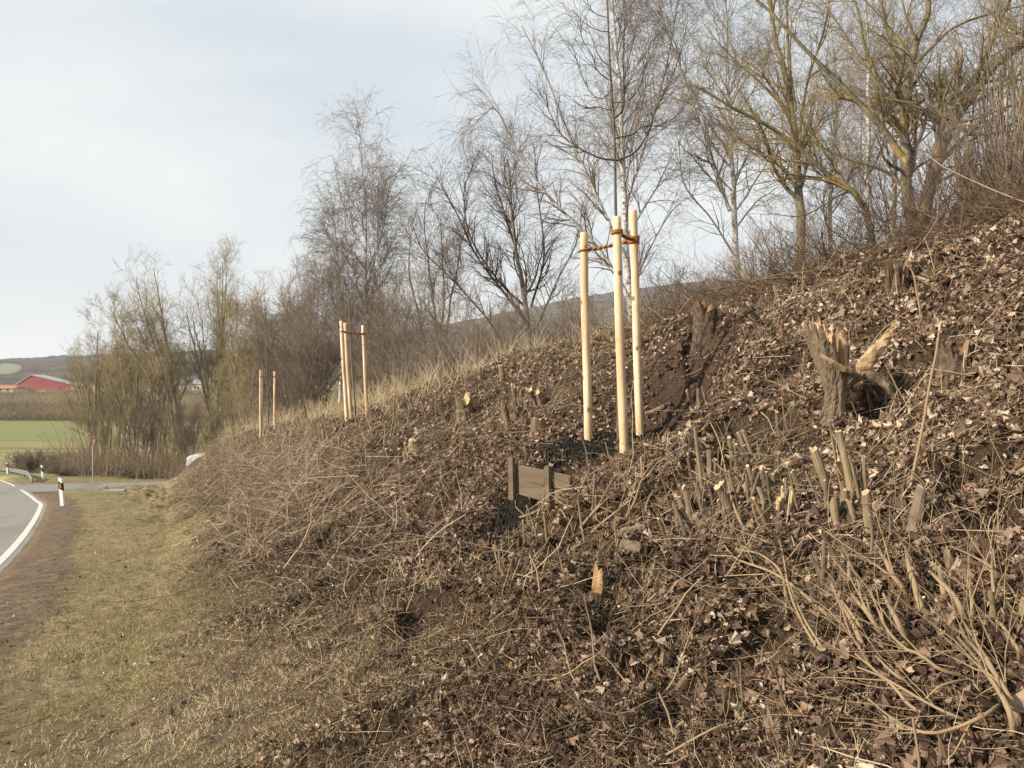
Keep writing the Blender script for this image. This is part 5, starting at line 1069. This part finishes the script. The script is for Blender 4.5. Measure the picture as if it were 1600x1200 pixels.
def yield_sign():
    b = at(145, 50.5); root = empty('yield_sign', b, 'yield sign on a grey pole, white triangle with red rim turned nearly edge on', 'road sign', rz=math.radians(100))
    mb = MB(); mb.tube([(0,0,-.2),(0,0,3.0)], .038, 12); mb.build('pole', M['sign_grey'], root)
    s = .45; H = s*math.sqrt(3); tri = lambda k, y: [(-s*k, 2.98-(H/3)*(1-k)), (s*k, 2.98-(H/3)*(1-k)), (0, 2.98-H/3-(2*H/3)*k)]
    mb = MB(); mb.prism(tri(1,0)[::-1], .012); mb.V[0][:,1] -= .062; mb.build('sign_rim', M['sign_red'], root)
    mb = MB(); mb.prism(tri(.66,0)[::-1], .006); mb.V[0][:,1] -= .0665; mb.build('sign_face', M['sign_white'], root)
    mb = MB(); mb.prism(tri(.99,0)[::-1], .004); mb.V[0][:,1] -= .0485; mb.build('sign_back', M['sign_grey'], root)
yield_sign()
def van():
    c = np.array([-16.95, 48.1, 0]); c[2] = float(zside(c[0], c[1])); root = empty('white_van', c, 'white van with an orange beacon, its roof showing above the end of the bank', 'van', rz=.12)
    mb = MB(); pr = [(-2.4,.35),(2.45,.35),(2.5,.75),(2.35,1.02),(1.75,1.12),(1.25,1.62),(1.05,1.74),(.6,1.80),(-2.15,1.80),(-2.35,1.70),(-2.42,1.0)]
    n = len(pr); V = []
    for y, k in ((-.92,.0),(-.86,1),(.86,1),(.92,.0)):
        for x, z in pr: V.append((x, y, z+.03*k if z > 1 else z))
    q = [(j*n+i, (j+1)*n+i, (j+1)*n+(i+1)%n, j*n+(i+1)%n) for j in range(3) for i in range(n)]; mb.add(V, q=q)
    for base, rev in ((0,0),(3*n,1)):
        R = np.array(V[base:base+n]); t = [(i,(i+1)%n,n) for i in range(n)]; t = [(b_,a_,c_) for a_,b_,c_ in t] if rev else t; mb.add(np.vstack([R,R.mean(0)]), t=t)
    mb.build('body', M['van_paint'], root)
    for y in (-.925, .925):
        mb = MB(); mb.prism([(.35,1.12),(1.55,1.12),(1.15,1.60),(.35,1.64)], .012); mb.V[0][:,1] += y-.006; mb.build('window', M['window_glass'], root)
    mb = MB(); mb.add([(1.74,-.78,1.15),(1.74,.78,1.15),(1.27,.72,1.62),(1.27,-.72,1.62),(1.72,-.78,1.13),(1.72,.78,1.13),(1.25,.72,1.60),(1.25,-.72,1.60)], q=[(0,1,2,3),(7,6,5,4),(0,4,5,1),(2,6,7,3),(1,5,6,2),(3,7,4,0)]); V = mb.V[0]; V[:,0] += .03; mb.build('windscreen', M['window_glass'], root)
    for x in (-1.5,1.6):
        for y in (-.86,.86):
            mb = MB(); mb.tube([(x,y-.1,.33),(x,y+.1,.33)], .33, 20); w = mb.build('wheel', M['rubber'], root); mb = MB(); mb.tube([(x,y-.108,.33),(x,y+.108,.33)], .19, 14); mb.build('rim', M['galvanised'], w)
    mb = MB()
    for y in (-.7,.7): mb.tube([(-.2,y,1.94),(.5,y,1.94)], .02, 6)
    for x in (-.1,.45): mb.tube([(x,-.75,1.94),(x,.75,1.94)], .02, 6); [mb.tube([(x,y,1.80),(x,y,1.95)], .015, 6) for y in (-.7,.7)]
    mb.build('roof_rack', M['galvanised_dull'], root)
    mb = MB(); mb.tube([(.35,0,1.94),(.35,0,2.0),(.35,0,2.12),(.35,0,2.17)], [.09,.085,.075,.03], 16); mb.build('beacon', M['beacon_orange'], root, smooth=True)
    mb = MB(); mb.tube([(.35,0,1.86),(.35,0,1.96)], .07, 12); mb.build('beacon_base', M['plastic_black'], root)
van()
def culvert():
    a = hit(176, 773); o = MB().box((0,0,0), (.8,.28,.10), rz=.1, b=.015); ob = o.build('culvert_slab', M['concrete']); ob.location = a+np.array((0,.25,.12)); tag(ob, 'low concrete slab over a ditch opening beside the side road', 'culvert')
culvert()
def pole():
    b = at(138, 150); root = empty('utility_pole', b, 'grey utility pole standing on the green meadow', 'utility pole'); mb = MB(); mb.tube([(0,0,-.5),(0,0,4),(0,0,9.2)], [.2,.18,.14], 10); mb.build('pole', M['old_pole'], root)
    mb = MB(); mb.box((0,0,8.7), (1.6,.12,.12)); mb.build('crossarm', M['old_pole'], root)
pole()
def house(label, u0, u1, v_eave, v_ridge, v_base, d, wallm, roofm, depth=12, gable=False, name='house', wins=4, cat_='house', ridge_u=None):
    x0 = (u0-800)/F*d; x1 = (u1-800)/F*d; W = x1-x0; zb = (600-v_base)/F*d; ze = (600-v_eave)/F*d; zr = (600-v_ridge)/F*d
    c = np.array([x0, d, zb]); g = float(height(np.array([x0]), np.array([d]))[0]); root = empty(name, c, label, cat_, 'village buildings')
    lo = min(-1, g-zb-1)
    E = ze-zb; Rr = zr-zb
    if gable:
        rx = W*.28 if ridge_u is None else (ridge_u-800)/F*d-x0
        mb = MB(); mb.prism([(0,lo),(W,lo),(W,E),(rx,Rr),(0,E*1.15 if ridge_u else E)], depth); mb.build('wall', M[wallm], root)
        EL = E*1.15 if ridge_u else E; t = .35
        for a_, b_, nm in (((-.4,EL-.15),(rx,Rr),0), ((rx,Rr),(W+.5,E-.15),1)):
            a_ = np.array(a_); b_ = np.array(b_); mb = MB(); mb.prism([tuple(a_+(0,.01)), tuple(b_+(0,.01)), tuple(b_+(0,t)), tuple(a_+(0,t))], depth+1); mb.V[0][:,1] -= .5; mb.build('roof', M[roofm], root)
    else:
        mb = MB(); mb.box((W/2, depth/2, (E+lo)/2), (W, depth, E-lo)); mb.build('wall', M[wallm], root)
        mb = MB(); V = [(-.5,-.6,E),(W+.5,-.6,E),(W+.5,depth/2,Rr),(-.5,depth/2,Rr),(W+.5,depth+.6,E),(-.5,depth+.6,E)]; mb.add(V, q=[(0,1,2,3),(3,2,4,5),(1,0,5,4)], t=[(0,3,5),(1,4,2)]); mb.build('roof', M[roofm], root)
    for k in range(wins):
        mb = MB(); mb.box((W*(k+.7)/(wins+.4), -.03, E*.5), (1.1,.08,1.3)); mb.build('window', M['window_glass'], root)
    return root, W, E
d = 480
r, W, E = house('large red gabled hall at the far left below the hills', 25, 122, 603, 586, 612, d, 'barn_red', 'roof_grey', 12, True, 'red_hall', 0, 'barn', 49)
mb = MB(); mb.box((W*.55, -.2, E*.46), (W*.30,.3,E*.92)); mb.build('bright_panel', M['barn_red_bright'], r)
for k in range(2): mb = MB(); mb.box((W*(.42+.26*k), -.45, .35), (4.6,.2,.6)); mb.build('white_plinth', M['render_white'], r)
mb = MB(); mb.box((W*.08, -3.05, 1.1), (W*.24,6,3.4)); mb.build('annex', M['render_white'], r)
for k in (0,1,2): mb = MB(); mb.box((W*(.02+.07*k), -6.1, 1.0), (1.6,.2,2.4)); mb.build('annex_door', M['barn_red'], r)
mb = MB(); mb.box((W*.91, -.25, E*.42), (W*.17,.4,E*.84)); mb.build('brick_bay', M['barn_brick'], r)
house('low house with orange tiled roof at the left edge beside the red hall', -30, 20, 607, 603, 611, 440, 'render_cream', 'roof_tile', 12)
house('white shed with grey gabled roof right of the red hall behind the trees', 140, 182, 598, 589, 612, 430, 'render_white', 'roof_grey', 14, True, 'white_shed', 2)
house('house with bright orange roof seen through the crooked tree', 206, 242, 598, 588, 612, 450, 'render_white', 'roof_tile', 12)
house('white house seen right of the orange roofed one', 252, 282, 600, 592, 613, 470, 'render_white', 'roof_grey', 12)
house('small cream house with grey roof far behind the tallest straight tree', 300, 326, 600, 593, 612, 490, 'render_cream', 'roof_grey', 12)
house('white house seen between the far row and the farthest stakes', 352, 384, 597, 589, 610, 470, 'render_white', 'roof_grey', 12)
house('small white house behind the dark multi stemmed tree', 447, 470, 590, 583, 603, 450, 'render_white', 'roof_tile', 12)
def deer(): pass
# ================================================================ CAMERA, LIGHT, AIR
cam = D.cameras.new('camera'); co = D.objects.new('camera', cam); SC.collection.objects.link(co); co.location = (0,0,0); co.rotation_euler = (math.radians(90), 0, 0)
cam.sensor_fit = 'HORIZONTAL'; cam.sensor_width = 36; cam.lens = 36*F/1600; cam.clip_start = .05; cam.clip_end = 8000; SC.camera = co
SUN_EL = math.radians(25); SUN_AZ = math.radians(248)      # azimuth clockwise from +Y: behind the camera, to the left
sun = D.lights.new('sun', 'SUN'); so = D.objects.new('sun', sun); SC.collection.objects.link(so); sun.energy = SUNE; sun.angle = math.radians(1.0); sun.color = (1,.90,.755)
dx, dy, dz = math.sin(SUN_AZ)*math.cos(SUN_EL), math.cos(SUN_AZ)*math.cos(SUN_EL), math.sin(SUN_EL)
from mathutils import Vector
so.rotation_euler = Vector((dx,dy,dz)).to_track_quat('Z', 'Y').to_euler(); so.location = (-8,-10,8)
w = D.worlds.new('World'); SC.world = w; w.use_nodes = True; nt = w.node_tree; bg = nt.nodes['Background']; LK = nt.links
sky = nt.nodes.new('ShaderNodeTexSky'); sky.sky_type = 'NISHITA'; sky.sun_disc = False; sky.sun_elevation = SUN_EL; sky.sun_rotation = SUN_AZ; sky.air_density = 1.0; sky.dust_density = 1.5; sky.altitude = 400
tc = nt.nodes.new('ShaderNodeTexCoord'); mp = nt.nodes.new('ShaderNodeMapping'); mp.inputs['Scale'].default_value = (1,1,3.2); mp.inputs['Rotation'].default_value = (.35,.30,.2); LK.new(tc.outputs['Generated'], mp.inputs[0])
nz = nt.nodes.new('ShaderNodeTexNoise'); nz.inputs['Scale'].default_value = 1.35; nz.inputs['Detail'].default_value = 5; nz.inputs['Roughness'].default_value = .5; LK.new(mp.outputs[0], nz.inputs['Vector'])
rp = nt.nodes.new('ShaderNodeValToRGB'); rp.color_ramp.elements[0].position = .36; rp.color_ramp.elements[0].color = (.92,.92,.92,1); rp.color_ramp.elements[1].position = .62; rp.color_ramp.elements[1].color = (.97,.97,.97,1); LK.new(nz.outputs['Fac'], rp.inputs[0])
nz2 = nt.nodes.new('ShaderNodeTexNoise'); nz2.inputs['Scale'].default_value = 1.9; nz2.inputs['Detail'].default_value = 6; LK.new(mp.outputs[0], nz2.inputs['Vector'])
cc = nt.nodes.new('ShaderNodeMix'); cc.data_type = 'RGBA'; rp2 = nt.nodes.new('ShaderNodeMapRange'); rp2.inputs[1].default_value = .36; rp2.inputs[2].default_value = .64; LK.new(nz2.outputs['Fac'], rp2.inputs[0]); LK.new(rp2.outputs[0], cc.inputs[0]); cc.inputs[6].default_value = (CL*.85,CL*.93,CL*1.0,1); cc.inputs[7].default_value = (CL*1.10,CL*1.13,CL*1.12,1)
mx = nt.nodes.new('ShaderNodeMix'); mx.data_type = 'RGBA'; LK.new(rp.outputs[0], mx.inputs[0]); LK.new(sky.outputs[0], mx.inputs[6]); LK.new(cc.outputs[2], mx.inputs[7])
LK.new(mx.outputs[2], bg.inputs[0]); bg.inputs[1].default_value = .1
# the air
if HAZE:
    m = D.materials.new('air'); m.use_nodes = True; n_ = m.node_tree; n_.nodes.clear(); ou = n_.nodes.new('ShaderNodeOutputMaterial'); pv = n_.nodes.new('ShaderNodeVolumePrincipled')
    pv.inputs['Color'].default_value = (.86,.90,.96,1); pv.inputs['Density'].default_value = HAZE; n_.links.new(pv.outputs[0], ou.inputs['Volume'])
    mb = MB(); mb.box((0,1000,70), (9000,9000,340)); o = mb.build('haze', m); tag(o, 'thin pale winter haze', 'haze', kind='stuff')
SC.view_settings.view_transform = 'Standard'; SC.view_settings.look = 'None'; SC.view_settings.gamma = 1; SC.view_settings.exposure = EXPO
print('BUILD', time.time()-_t0)
